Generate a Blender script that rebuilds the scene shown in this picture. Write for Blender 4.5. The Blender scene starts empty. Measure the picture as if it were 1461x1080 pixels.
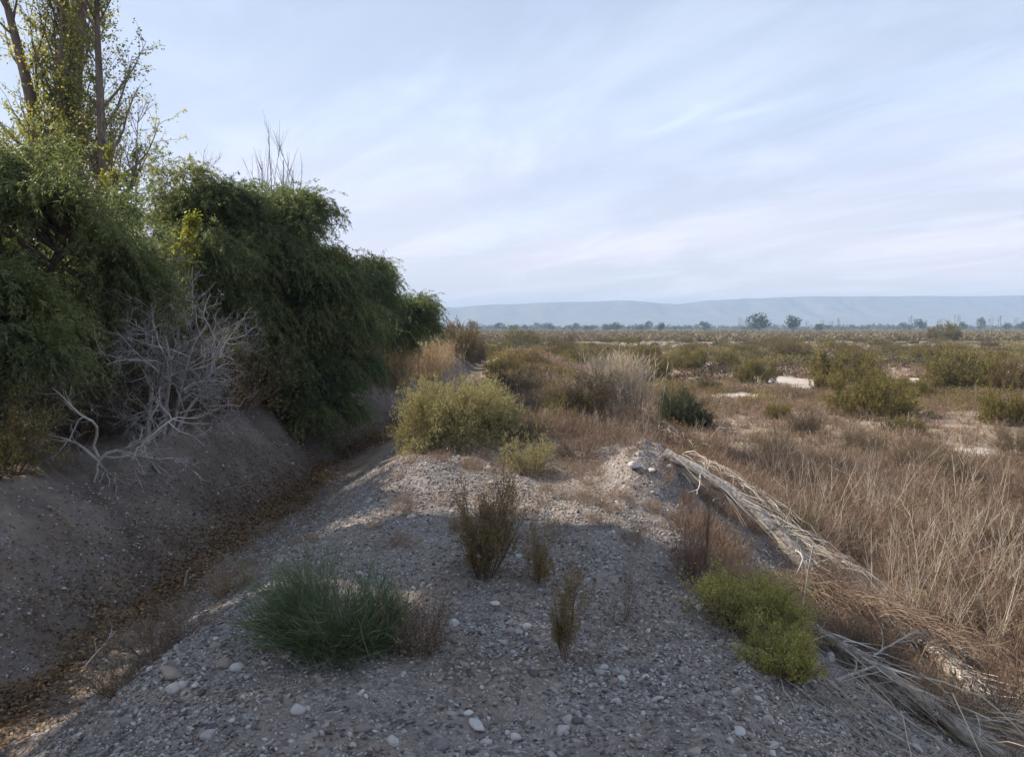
import bpy, math
import numpy as np
from mathutils import Matrix

SC = bpy.context.scene
COL = SC.collection
PI = math.pi
RES = 1083.0                      # focal length of the photograph in its own pixels
CAM_Z = 1.65
PITCH = math.atan((540 - 467) / RES)

def rg(seed): return np.random.default_rng(seed)
def nrm(v): return v / np.maximum(np.linalg.norm(v, axis=-1, keepdims=True), 1e-9)
def sst(a, b, x):
    t = np.clip((x - a) / (b - a), 0, 1); return t * t * (3 - 2 * t)

# ---------------------------------------------------------------- noise
def _hash(ix, iy, s):
    h = (ix.astype(np.int64) * 374761393 + iy.astype(np.int64) * 668265263 + s * 974711) & 0x7fffffff
    h = ((h ^ (h >> 13)) * 1274126177) & 0x7fffffff
    h = (h ^ (h >> 16)) & 0xffff
    return h / 65535.0
def vnoise(x, y, s=0):
    x = np.asarray(x, float); y = np.asarray(y, float)
    ix = np.floor(x); iy = np.floor(y); fx = x - ix; fy = y - iy
    fx = fx * fx * (3 - 2 * fx); fy = fy * fy * (3 - 2 * fy)
    a = _hash(ix, iy, s); b = _hash(ix + 1, iy, s); c = _hash(ix, iy + 1, s); d = _hash(ix + 1, iy + 1, s)
    return (a + (b - a) * fx) * (1 - fy) + (c + (d - c) * fx) * fy
def fbm(x, y, s=0, octv=4):
    t = 0.; a = .5; n = 0.
    for k in range(octv):
        t = t + a * (vnoise(x * 2 ** k + 17.3 * k, y * 2 ** k - 9.1 * k, s + k) - .5); n += a; a *= .5
    return t / n * 2           # about -1..1

# ---------------------------------------------------------------- mesh builder
class MB:
    def __init__(s): s.v = []; s.q = []; s.t = []; s.tq = []; s.tt = []; s.n = 0
    def quads(s, v, f, tint):
        v = np.asarray(v, np.float32).reshape(-1, 3); f = np.asarray(f, np.int32).reshape(-1, 4)
        s.v.append(v); s.q.append(f + s.n); s.tq.append(np.broadcast_to(np.asarray(tint, np.float32), (len(f),))); s.n += len(v)
    def tris(s, v, f, tint):
        v = np.asarray(v, np.float32).reshape(-1, 3); f = np.asarray(f, np.int32).reshape(-1, 3)
        s.v.append(v); s.t.append(f + s.n); s.tt.append(np.broadcast_to(np.asarray(tint, np.float32), (len(f),))); s.n += len(v)
    def arrays(s):
        v = np.concatenate(s.v) if s.v else np.zeros((0, 3), np.float32)
        q = np.concatenate(s.q) if s.q else np.zeros((0, 4), np.int32)
        t = np.concatenate(s.t) if s.t else np.zeros((0, 3), np.int32)
        tq = np.concatenate(s.tq) if s.tq else np.zeros(0, np.float32)
        tt = np.concatenate(s.tt) if s.tt else np.zeros(0, np.float32)
        return v, q, t, tq, tt
    def stamp(s, other, pos, rz, sc, dt):
        """append copies of another builder's arrays (for uncountable stuff)"""
        v, q, t, tq, tt = other
        n = len(pos)
        if n == 0: return
        c = np.cos(rz)[:, None]; sn = np.sin(rz)[:, None]
        sc = np.asarray(sc); sc = sc[:, None] if sc.ndim == 1 else sc
        X = (v[None, :, 0] * c - v[None, :, 1] * sn) * sc[:, :1] + pos[:, :1]
        Y = (v[None, :, 0] * sn + v[None, :, 1] * c) * sc[:, :1] + pos[:, 1:2]
        Z = v[None, :, 2] * sc[:, -1:] + pos[:, 2:3]
        V = np.stack([X, Y, Z], -1).reshape(-1, 3)
        off = (np.arange(n) * len(v))[:, None, None]
        s.v.append(V.astype(np.float32))
        if len(q):
            s.q.append((q[None] + off + s.n).reshape(-1, 4).astype(np.int32)); s.tq.append(np.clip(tq[None] + dt[:, None], 0, 1).ravel().astype(np.float32))
        if len(t):
            s.t.append((t[None] + off + s.n).reshape(-1, 3).astype(np.int32)); s.tt.append(np.clip(tt[None] + dt[:, None], 0, 1).ravel().astype(np.float32))
        s.n += len(V)
    def mesh(s, name, mat, smooth=False):
        v, q, t, tq, tt = s.arrays()
        me = bpy.data.meshes.new(name)
        nq, nt = len(q), len(t)
        me.vertices.add(len(v)); me.vertices.foreach_set('co', v.astype(np.float32).ravel())
        me.loops.add(nq * 4 + nt * 3)
        me.loops.foreach_set('vertex_index', np.concatenate([q.ravel(), t.ravel()]).astype(np.int32))
        me.polygons.add(nq + nt)
        me.polygons.foreach_set('loop_start', np.concatenate([np.arange(nq) * 4, nq * 4 + np.arange(nt) * 3]).astype(np.int32))
        if smooth: me.polygons.foreach_set('use_smooth', np.ones(nq + nt, bool))
        a = me.attributes.new('tint', 'FLOAT', 'FACE'); a.data.foreach_set('value', np.concatenate([tq, tt]).astype(np.float32))
        me.update(calc_edges=True)
        me.materials.append(mat)
        return me
    def build(s, name, mat, parent=None, smooth=False):
        o = bpy.data.objects.new(name, s.mesh(name, mat, smooth)); COL.objects.link(o)
        if parent is not None: o.parent = parent
        return o

def tag(o, label=None, cat=None, group=None, kind=None):
    if label: o['label'] = label
    if cat: o['category'] = cat
    if group: o['group'] = group
    if kind: o['kind'] = kind
    return o
def thing(name, label, cat, loc=(0, 0, 0), rz=0., s=1., group=None):
    o = bpy.data.objects.new(name, None); COL.objects.link(o); o.empty_display_size = .2
    o.location = loc; o.rotation_euler = (0, 0, rz); o.scale = (s, s, s) if np.isscalar(s) else s
    return tag(o, label, cat, group)
def dup(root, loc, rz, s, label, group=None, name=None):
    r = root.copy(); COL.objects.link(r); r.location = loc; r.rotation_euler = (0, 0, rz); r.scale = (s, s, s) if np.isscalar(s) else s
    r['label'] = label
    if group: r['group'] = group
    elif 'group' in r: del r['group']
    for ch in root.children:
        c = ch.copy(); COL.objects.link(c); c.parent = r
        for g in ch.children:
            d = g.copy(); COL.objects.link(d); d.parent = c
    return r

# ---------------------------------------------------------------- shapes
def tubes(mb, P, R, sides=5, tint=.5, cap=False):
    P = np.asarray(P, float); N, K, _ = P.shape
    R = np.broadcast_to(np.asarray(R, float), (N, K))
    T = np.empty_like(P); T[:, 1:-1] = P[:, 2:] - P[:, :-2]; T[:, 0] = P[:, 1] - P[:, 0]; T[:, -1] = P[:, -1] - P[:, -2]
    T = nrm(T)
    ref = np.where(np.abs(T[:, :1, 2:3]) > .8, np.array([[[1., 0, 0]]]), np.array([[[0, 0, 1.]]]))
    U = nrm(np.cross(np.broadcast_to(ref, T.shape), T)); W = np.cross(T, U)
    a = np.arange(sides) * 2 * PI / sides
    ring = P[:, :, None] + R[:, :, None, None] * (np.cos(a)[None, None, :, None] * U[:, :, None] + np.sin(a)[None, None, :, None] * W[:, :, None])
    V = ring.reshape(-1, 3)
    base = (np.arange(N) * K * sides)[:, None, None] + (np.arange(K - 1) * sides)[None, :, None]
    j = np.arange(sides)[None, None]; j2 = (j + 1) % sides
    F = np.stack([base + j, base + j2, base + sides + j2, base + sides + j], -1).reshape(-1, 4)
    tn = np.repeat(np.broadcast_to(np.asarray(tint, float), (N,)), (K - 1) * sides)
    mb.quads(V, F, tn)
    if cap:
        for e in (0, K - 1):
            c = len(V); 
            VV = np.concatenate([ring[:, e], P[:, e][:, None]], 1).reshape(-1, 3)
            b = (np.arange(N) * (sides + 1))[:, None]
            jj = np.arange(sides)[None]
            FF = np.stack([b + jj, b + (jj + 1) % sides, np.broadcast_to(b + sides, (N, sides))], -1)
            mb.tris(VV, FF.reshape(-1, 3), np.repeat(np.broadcast_to(np.asarray(tint, float), (N,)), sides))

def ribbons(mb, P, W, side, tint):
    """thin blades: P (N,K,3), W (N,K) half widths, side (N,3)"""
    P = np.asarray(P, float); N, K, _ = P.shape
    W = np.broadcast_to(np.asarray(W, float), (N, K))
    S = side[:, None] * W[..., None]
    V = np.stack([P - S, P + S], 2).reshape(-1, 3)
    b = (np.arange(N) * K * 2)[:, None] + (np.arange(K - 1) * 2)[None]
    F = np.stack([b, b + 1, b + 3, b + 2], -1).reshape(-1, 4)
    mb.quads(V, F, np.repeat(np.broadcast_to(np.asarray(tint, float), (N,)), K - 1))

def leaves(mb, pos, d, n, L, W, tint, belly=.45):
    d = nrm(d); s = nrm(np.cross(d, n)); N = len(pos)
    L = np.broadcast_to(np.asarray(L, float), (N,))[:, None]; W = np.broadcast_to(np.asarray(W, float), (N,))[:, None] * .5
    nn = np.cross(s, d)
    V = np.stack([pos, pos + d * L * belly + s * W, pos + d * L - nn * L * .12, pos + d * L * belly - s * W], 1)
    mb.quads(V.reshape(-1, 3), np.arange(N * 4).reshape(N, 4), tint)

def grow(base, d, L, K, r, up=0., wander=.15):
    N = len(base); P = np.empty((N, K, 3)); P[:, 0] = base; d = nrm(np.asarray(d, float))
    st = (np.broadcast_to(np.asarray(L, float), (N,)) / (K - 1))[:, None]
    up = np.broadcast_to(np.asarray(up, float), (N,))[:, None] * np.array([[0, 0, 1.]])
    for k in range(1, K):
        d = nrm(d + r.normal(0, wander, (N, 3)) + up)
        P[:, k] = P[:, k - 1] + d * st
    return P
def along(P, idx, t):
    K = P.shape[1]; f = t * (K - 1); i = np.minimum(f.astype(int), K - 2); u = (f - i)[:, None]
    a = P[idx, i]; b = P[idx, i + 1]
    return a + (b - a) * u, nrm(b - a)
def sprout(P, n, r, t0=.2, t1=1., a0=.4, a1=1.):
    N = len(P); idx = np.repeat(np.arange(N), n); t = r.uniform(t0, t1, len(idx))
    pos, tan = along(P, idx, t)
    q = r.normal(0, 1, (len(idx), 3)); q = nrm(q - (q * tan).sum(1, keepdims=True) * tan)
    a = r.uniform(a0, a1, len(idx))[:, None]
    return pos, np.cos(a) * tan + np.sin(a) * q, t, idx
def rdir(n, r): return nrm(r.normal(0, 1, (n, 3)))
def cone(n, r, spread, tilt=(0, 0)):
    a = r.uniform(0, 2 * PI, n); s = spread * np.sqrt(r.uniform(0, 1, n))
    return np.stack([np.sin(s) * np.cos(a) + tilt[0], np.sin(s) * np.sin(a) + tilt[1], np.cos(s)], 1)
def taper(r0, r1, K): 
    r0 = np.asarray(r0, float).reshape(-1, 1); return r0 + (np.asarray(r1, float).reshape(-1, 1) - r0) * np.linspace(0, 1, K)[None]

# ---------------------------------------------------------------- terrain
def edges(y):
    y = np.asarray(y, float); z = np.zeros_like(y)
    xl = -5.0 + .42 * fbm(y * .33, z, 5, 3) - .5 * np.exp(-((y - 9.6) / .9) ** 2) + .38 * np.exp(-((y - 11.6) / 1.) ** 2) + .2 * np.exp(-((y - 16.5) / 2.) ** 2)
    xb = -3.32 + .16 * fbm(y * .3, z + 3, 6, 2)
    xr = -1.42 + .17 * fbm(y * .7, z + 7, 7, 3) + .30 * sst(6.2, 9.5, y) - .25 * sst(14, 24, y)
    xR = 1.12 + .15 * fbm(y * .6, z + 11, 8, 3) + .75 * sst(5.6, 9.5, y)
    sh = 1.3 * sst(14.5, 24, y)
    return xl + sh, xb + sh, xr + .75 * sh, xR
def height(x, y, detail=True):
    x = np.asarray(x, float); y = np.asarray(y, float)
    xl, xb, xr, xR = edges(y)
    far = 1 - sst(45, 95, y)
    zp = -1.0 + .16 * fbm(x * .09, y * .09, 21, 3) + .35 * fbm(x * .012, y * .012, 22, 2) * sst(40, 140, np.hypot(x, y))
    zl = .14 + .12 * fbm(x * .35, y * .35, 23, 3)
    zl = zl + (zp - zl) * sst(-14, -40, x)
    zl = zl * far + zp * (1 - far)
    zr = .0 + .05 * fbm(x * .5, y * .5, 24, 3) - .12 * sst(13, 30, y)
    zr = zr + .42 * np.exp(-((x - 1.5) / .42) ** 4 - ((y - 8.1) / .8) ** 4) * (.8 + .5 * fbm(x * 2.6, y * 2.6, 34, 3)) + .12 * np.exp(-((x + .95) / .4) ** 2 - ((y - 8.4) / .7) ** 2) \
         + .22 * np.exp(-((x + .75) / .55) ** 2 - ((y - 10.7) / .5) ** 2) - .07 * np.exp(-((x - .4) / .8) ** 2 - ((y - 9.3) / .7) ** 2) \
         + .08 * np.exp(-((x - .75) / .4) ** 2 - ((y - 5.9) / .35) ** 2)
    zr = zr * far + zp * (1 - far)
    zd = (-.95 + .04 * fbm(x * .8, y * .5, 25, 2)) * far + (zp - .05) * (1 - far)
    z = np.where(x < xl, zl, 0)
    t = np.clip((xb - .28 - x) / np.maximum(xb - .28 - xl, .05), 0, 1)
    z = np.where((x >= xl) & (x < xb - .28), zd + (zl - zd) * (.82 * (1 - (1 - t) ** 1.25) + .18 * sst(0, 1, t)), z)
    z = np.where((x >= xb - .28) & (x < xb + .25), zd, z)
    t = np.clip((x - xb - .25) / (xr - xb - .25), 0, 1)
    z = np.where((x >= xb + .25) & (x < xr), zd + (zr - .03 - zd) * sst(0, 1, t) ** .9, z)
    z = np.where((x >= xr) & (x < xR - .25), zr - .03 * np.exp(-np.minimum(x - xr, xR - x) / .15), z)
    t = np.clip((x - xR + .25) / 2.5, 0, 1)
    tt = .55 * sst(0, 1, t) + .45 * t
    z = np.where(x >= xR - .25, (zr - .03) + (zp - zr + .03) * tt, z)
    if detail:
        near = np.exp(-np.maximum(np.hypot(x, y - 6) - 10, 0) / 20)
        slope = np.exp(-((x - xl - .7) / .9) ** 2) + .7 * np.exp(-((x - xr + .5) / .6) ** 2)
        z = z + near * (.05 * fbm(x * 2.2, y * 1.6, 35, 3) + .03 * fbm(x * 5, y * 5, 31, 3) + .014 * fbm(x * 13, y * 13, 32, 2)) + slope * near * (.11 * fbm(x * 1.7, y * 1.7, 33, 3) + .05 * fbm(x * 5, y * 3.4, 36, 4))
    return z
def ray_dir(px, py):
    a = (px - 730.5) / RES; b = (540 - py) / RES
    c, s = math.cos(PITCH), math.sin(PITCH)
    return np.array([a, c + b * s, b * c - s])
def ground_at(px, py):
    d = ray_dir(px, py); t = np.geomspace(1.5, 900, 6000)
    P = np.array([0, 0, CAM_Z]) + d * t[:, None]
    k = np.argmax(P[:, 2] < height(P[:, 0], P[:, 1]))
    return P[k] if k else P[-1]
def on_ground(x, y, dz=0.): return (float(x), float(y), float(height(x, y)) + dz)

# ---------------------------------------------------------------- materials
def new_mat(name):
    m = bpy.data.materials.new(name); m.use_nodes = True; nt = m.node_tree; nt.nodes.clear()
    return m, nt
def nd(nt, typ, **kw):
    n = nt.nodes.new(typ)
    for k, v in kw.items():
        if k in n.inputs: n.inputs[k].default_value = v
        else: setattr(n, k, v)
    return n
def ramp(nt, stops, interp='LINEAR'):
    n = nt.nodes.new('ShaderNodeValToRGB'); e = n.color_ramp.elements; n.color_ramp.interpolation = interp
    while len(e) < len(stops): e.new(.5)
    for k, (p, c) in enumerate(stops): e[k].position = p; e[k].color = (*c, 1)
    return n
def even(cols): return [(i / max(len(cols) - 1, 1), c) for i, c in enumerate(cols)]
def leaf_mat(name, cols, transl=.35, rough=.55, spec=.25):
    m, nt = new_mat(name); L = nt.links.new
    at = nd(nt, 'ShaderNodeAttribute', attribute_name='tint'); r = ramp(nt, even(cols))
    L(at.outputs['Fac'], r.inputs[0])
    b = nd(nt, 'ShaderNodeBsdfPrincipled', Roughness=rough); b.inputs['Specular IOR Level'].default_value = spec
    L(r.outputs[0], b.inputs['Base Color'])
    out = nd(nt, 'ShaderNodeOutputMaterial')
    if transl > 0:
        t = nd(nt, 'ShaderNodeBsdfTranslucent'); h = nd(nt, 'ShaderNodeHueSaturation', Saturation=1.15, Value=1.3)
        L(r.outputs[0], h.inputs['Color']); L(h.outputs[0], t.inputs[0])
        mx = nd(nt, 'ShaderNodeMixShader', Fac=transl); L(b.outputs[0], mx.inputs[1]); L(t.outputs[0], mx.inputs[2]); L(mx.outputs[0], out.inputs[0])
    else: L(b.outputs[0], out.inputs[0])
    return m
def bark_mat(name, cols, scale=18., bump=.5, stretch=(1, 1, .2)):
    m, nt = new_mat(name); L = nt.links.new
    tc = nd(nt, 'ShaderNodeTexCoord'); mp = nd(nt, 'ShaderNodeMapping'); mp.inputs['Scale'].default_value = stretch
    L(tc.outputs['Object'], mp.inputs[0])
    n = nd(nt, 'ShaderNodeTexNoise', Scale=scale, Detail=6., Roughness=.65); L(mp.outputs[0], n.inputs['Vector'])
    at = nd(nt, 'ShaderNodeAttribute', attribute_name='tint')
    a = nd(nt, 'ShaderNodeMath', operation='MULTIPLY_ADD'); L(at.outputs['Fac'], a.inputs[0]); a.inputs[1].default_value = .5; a.inputs[2].default_value = -.25
    s = nd(nt, 'ShaderNodeMath', operation='ADD'); L(n.outputs[0], s.inputs[0]); L(a.outputs[0], s.inputs[1])
    r = ramp(nt, [(.3 + .4 * p, c) for p, c in even(cols)]); L(s.outputs[0], r.inputs[0])
    b = nd(nt, 'ShaderNodeBsdfPrincipled', Roughness=.9); b.inputs['Specular IOR Level'].default_value = .15
    L(r.outputs[0], b.inputs['Base Color'])
    bp = nd(nt, 'ShaderNodeBump', Strength=bump, Distance=.02); L(n.outputs[0], bp.inputs['Height']); L(bp.outputs[0], b.inputs['Normal'])
    out = nd(nt, 'ShaderNodeOutputMaterial'); L(b.outputs[0], out.inputs[0])
    return m
# ================================================================ SETTING
SUN_AZ, SUN_EL = math.radians(64), math.radians(38)        # to the left of the view direction, and up
SUN_DIR = np.array([-math.sin(SUN_AZ) * math.cos(SUN_EL), math.cos(SUN_AZ) * math.cos(SUN_EL), math.sin(SUN_EL)])

def axis(a0, a1, step, lo, hi, g=1.07):
    c = list(np.arange(a0, a1 + 1e-6, step)); s = step
    while c[-1] < hi: s *= g; c.append(c[-1] + s)
    s = step; d = []
    x = a0
    while x > lo: s *= g; x -= s; d.append(x)
    return np.array(d[::-1] + c)
SAND = [(13.0, 37.5, 2.3, 5.), (13.7, 53, 2.4, 5.), (20.4, 39, 1.8, 3.), (58, 112, 16, 5.), (76, 108, 10, 4.), (10.6, 15.8, 1.3, 1.2), (28, 76, 6, 3.), (33, 58, 3, 3.), (9.0, 30, 1.2, 1.3)]
def sand_mask(x, y):
    m = np.zeros_like(np.asarray(x, float))
    w = .35 * fbm(x * .5, y * .35, 41, 3)
    for (a, b, rx, ry) in SAND:
        m = np.maximum(m, sst(1.1, .75, np.hypot((x - a) / rx, (y - b) / ry) + w))
    return m
def gravel_mask(x, y):
    """1 on the bare gravel of the bank top, its flanks and the ditch sides"""
    xl, xb, xr, xR = edges(y)
    n = .5 * fbm(x * .9, y * .9, 43, 3)
    top = sst(xb, xb + .6, x) * sst(xR + 1.8 + n, xR + 1.1 + n, x)
    endy = sst(12.2, 10.9, y + 1.2 * n - .35 * np.abs(x - .3))
    left = sst(xl - .5, xl + .1, x) * sst(xb + .2, xb - .5, x) * sst(110, 60, y)
    return np.clip(top * endy + left * .55, 0, 1)
def ditch_and_shade_mask(x, y):
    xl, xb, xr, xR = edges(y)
    return np.maximum(np.exp(-((x - xb) / .55) ** 2) * sst(110, 60, y), .9 * sst(xl + .1, xl - .4, x) * sst(-13, -11, x) * sst(34, 28, y)) + .9 * sst(xl - .3, xl + .1, x) * sst(xb - .2, xb - .7, x) * sst(110, 60, y) * (.8 + .5 * fbm(x * 1.2, y * 1.2, 44, 3))  # ditch floor, ground under trees; last term paints tree shade on left bank

gx = axis(-6.2, 4.6, .05, -3400, 3400, 1.075); gy = axis(1.8, 14.5, .05, -3400, 3400, 1.075)
X, Y = np.meshgrid(gx, gy); Z = height(X, Y)
nx, ny = len(gx), len(gy)
mb = MB()
i = (np.arange(ny - 1)[:, None] * nx + np.arange(nx - 1)[None]).ravel()
mb.quads(np.stack([X.ravel(), Y.ravel(), Z.ravel()], 1), np.stack([i, i + 1, i + nx + 1, i + nx], 1), .5)

def ground_material():
    m, nt = new_mat('ground_soil'); L = nt.links.new
    geo = nd(nt, 'ShaderNodeNewGeometry'); P = geo.outputs['Position']
    def att(n): return nd(nt, 'ShaderNodeAttribute', attribute_name=n).outputs['Fac']
    def noise(sc, det=5., rough=.6):
        n = nd(nt, 'ShaderNodeTexNoise', Scale=sc, Detail=det, Roughness=rough); L(P, n.inputs['Vector']); return n.outputs[0]
    def mix(f, a, b):
        x = nd(nt, 'ShaderNodeMixRGB'); 
        for s, v in zip(x.inputs, (f, a, b)):
            if hasattr(v, 'links'): L(v, s)
            else: s.default_value = v
        return x.outputs[0]
    def mapr(v, a, b, c=0., d=1.):
        x = nd(nt, 'ShaderNodeMapRange'); L(v, x.inputs[0])
        for k, q in enumerate((a, b, c, d)): x.inputs[k + 1].default_value = q
        return x.outputs[0]
    # pebbly gravel: three cell sizes with a colour per cell
    def pebbles(sc):
        v = nd(nt, 'ShaderNodeTexVoronoi', Scale=sc, Randomness=1.); L(P, v.inputs['Vector'])
        sp = nd(nt, 'ShaderNodeSeparateColor'); L(v.outputs['Color'], sp.inputs[0])
        r = ramp(nt, [(0, (.08, .072, .075)), (.35, (.16, .145, .142)), (.6, (.23, .205, .19)), (.8, (.30, .275, .26)), (1, (.46, .44, .42))])
        L(sp.outputs[0], r.inputs[0]); return r.outputs[0], v.outputs['Distance']
    c1, d1 = pebbles(34.); c2, d2 = pebbles(75.); c3, d3 = pebbles(150.)
    sel = mapr(noise(9.), .42, .58); pc = mix(sel, c2, c1)
    pc = mix(mapr(noise(5., 3.), .5, .62), pc, c3)
    dirt = ramp(nt, [(.3, (.155, .118, .096)), (.5, (.24, .19, .155)), (.72, (.345, .285, .235))]); L(noise(2.3, 8., .7), dirt.inputs[0])
    grav = mix(mapr(noise(1.6, 6., .65), .36, .62, .25, .85), dirt.outputs[0], pc)
    field = ramp(nt, [(.28, (.15, .112, .08)), (.5, (.27, .21, .155)), (.75, (.40, .33, .26))]); L(noise(.7, 9., .7), field.inputs[0])
    sandc = ramp(nt, [(.3, (.36, .31, .265)), (.7, (.56, .51, .46))]); L(noise(1.5, 8., .7), sandc.inputs[0])
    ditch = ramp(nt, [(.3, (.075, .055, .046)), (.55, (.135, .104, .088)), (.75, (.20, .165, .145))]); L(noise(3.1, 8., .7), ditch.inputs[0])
    edge = nd(nt, 'ShaderNodeMath', operation='ADD'); L(att('gravel'), edge.inputs[0]); L(mapr(noise(3., 6.), .3, .7, -.3, .3), edge.inputs[1])
    col = mix(mapr(edge.outputs[0], .35, .65), field.outputs[0], grav)
    col = mix(att('sand'), col, sandc.outputs[0])
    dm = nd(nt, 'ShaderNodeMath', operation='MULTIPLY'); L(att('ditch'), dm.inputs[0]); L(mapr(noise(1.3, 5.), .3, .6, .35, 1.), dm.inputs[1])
    col = mix(dm.outputs[0], col, ditch.outputs[0])  # dark soil; on the left bank it stands in for tree shade
    b = nd(nt, 'ShaderNodeBsdfPrincipled', Roughness=.95); b.inputs['Specular IOR Level'].default_value = .12
    L(col, b.inputs['Base Color'])
    hs = nd(nt, 'ShaderNodeMath', operation='ADD'); 
    hd = nd(nt, 'ShaderNodeMath', operation='MULTIPLY'); L(d1, hd.inputs[0]); hd.inputs[1].default_value = -.6
    h2 = nd(nt, 'ShaderNodeMath', operation='MULTIPLY_ADD'); L(d2, h2.inputs[0]); h2.inputs[1].default_value = -.4; L(hd.outputs[0], h2.inputs[2])
    L(h2.outputs[0], hs.inputs[0]); L(noise(25., 6., .7), hs.inputs[1])
    bp = nd(nt, 'ShaderNodeBump', Strength=.7, Distance=.02); L(hs.outputs[0], bp.inputs['Height']); L(bp.outputs[0], b.inputs['Normal'])
    out = nd(nt, 'ShaderNodeOutputMaterial'); L(b.outputs[0], out.inputs[0])
    return m
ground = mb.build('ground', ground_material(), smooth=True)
tag(ground, kind='structure')
for nme, fn in (('gravel', gravel_mask), ('sand', sand_mask), ('ditch', ditch_and_shade_mask)):
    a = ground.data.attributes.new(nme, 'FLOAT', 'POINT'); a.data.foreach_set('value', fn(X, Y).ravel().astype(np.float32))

# ---- the long mesa across the valley
def mesa_top(px):
    return np.interp(px, [-1500, 300, 620, 700, 760, 905, 945, 972, 1010, 1060, 1150, 1461, 2600], [452, 446, 439, 434, 431.5, 427.5, 432.5, 433, 428.5, 425, 422.5, 421, 424])
mx = np.linspace(-3200, 3300, 700); my = np.array([1500, 1800, 2050, 2250, 2350, 2420, 2470, 2500, 2530, 2600, 2800, 3000.])
prof = np.array([0, .05, .16, .33, .5, .68, .86, .97, 1., 1.01, .97, .3])
MX, MY = np.meshgrid(mx, my)
px = 730.5 + MX / 2500 * RES
H = (467 - mesa_top(px)) / RES * 2500 + CAM_Z + 1.6 + 2.0 * fbm(MX * .012, MX * 0, 51, 4)
gul = np.abs(fbm(MX * .012 + .002 * MY, MY * .003, 52, 4))
pr = np.broadcast_to(prof[:, None], MX.shape)
MZ = -3 + H * np.clip(pr - .14 * gul * np.sin(PI * np.clip(pr, 0, 1)) , 0, 1.2)
mb = MB(); n_, m_ = len(mx), len(my)
i = (np.arange(m_ - 1)[:, None] * n_ + np.arange(n_ - 1)[None]).ravel()
mb.quads(np.stack([MX.ravel(), (MY + 60 * gul).ravel(), MZ.ravel()], 1), np.stack([i, i + 1, i + n_ + 1, i + n_], 1), .5)
hm = bark_mat('mesa_rock', [(.13, .10, .085), (.2, .155, .125), (.27, .22, .18)], scale=.02, bump=.3, stretch=(1, 1, 3))
tag(mb.build('hills', hm, smooth=True), kind='structure')

# ---- haze
def haze():
    x0, x1, y0, y1, z0, z1 = -3450, 3450, -3450, 3450, -3.6, 114
    v = [(x, y, z) for z in (z0, z1) for y in (y0, y1) for x in (x0, x1)]
    f = [(0, 2, 3, 1), (4, 5, 7, 6), (0, 1, 5, 4), (2, 6, 7, 3), (0, 4, 6, 2), (1, 3, 7, 5)]
    me = bpy.data.meshes.new('haze'); me.from_pydata(v, [], f)
    o = bpy.data.objects.new('haze', me); COL.objects.link(o)
    m, nt = new_mat('haze_air'); p = nd(nt, 'ShaderNodeVolumePrincipled')
    p.inputs['Color'].default_value = (.53, .74, 1., 1); p.inputs['Density'].default_value = .00052; p.inputs['Anisotropy'].default_value = .0
    out = nd(nt, 'ShaderNodeOutputMaterial'); nt.links.new(p.outputs[0], out.inputs['Volume'])
    me.materials.append(m); tag(o, kind='stuff')
haze()

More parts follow.
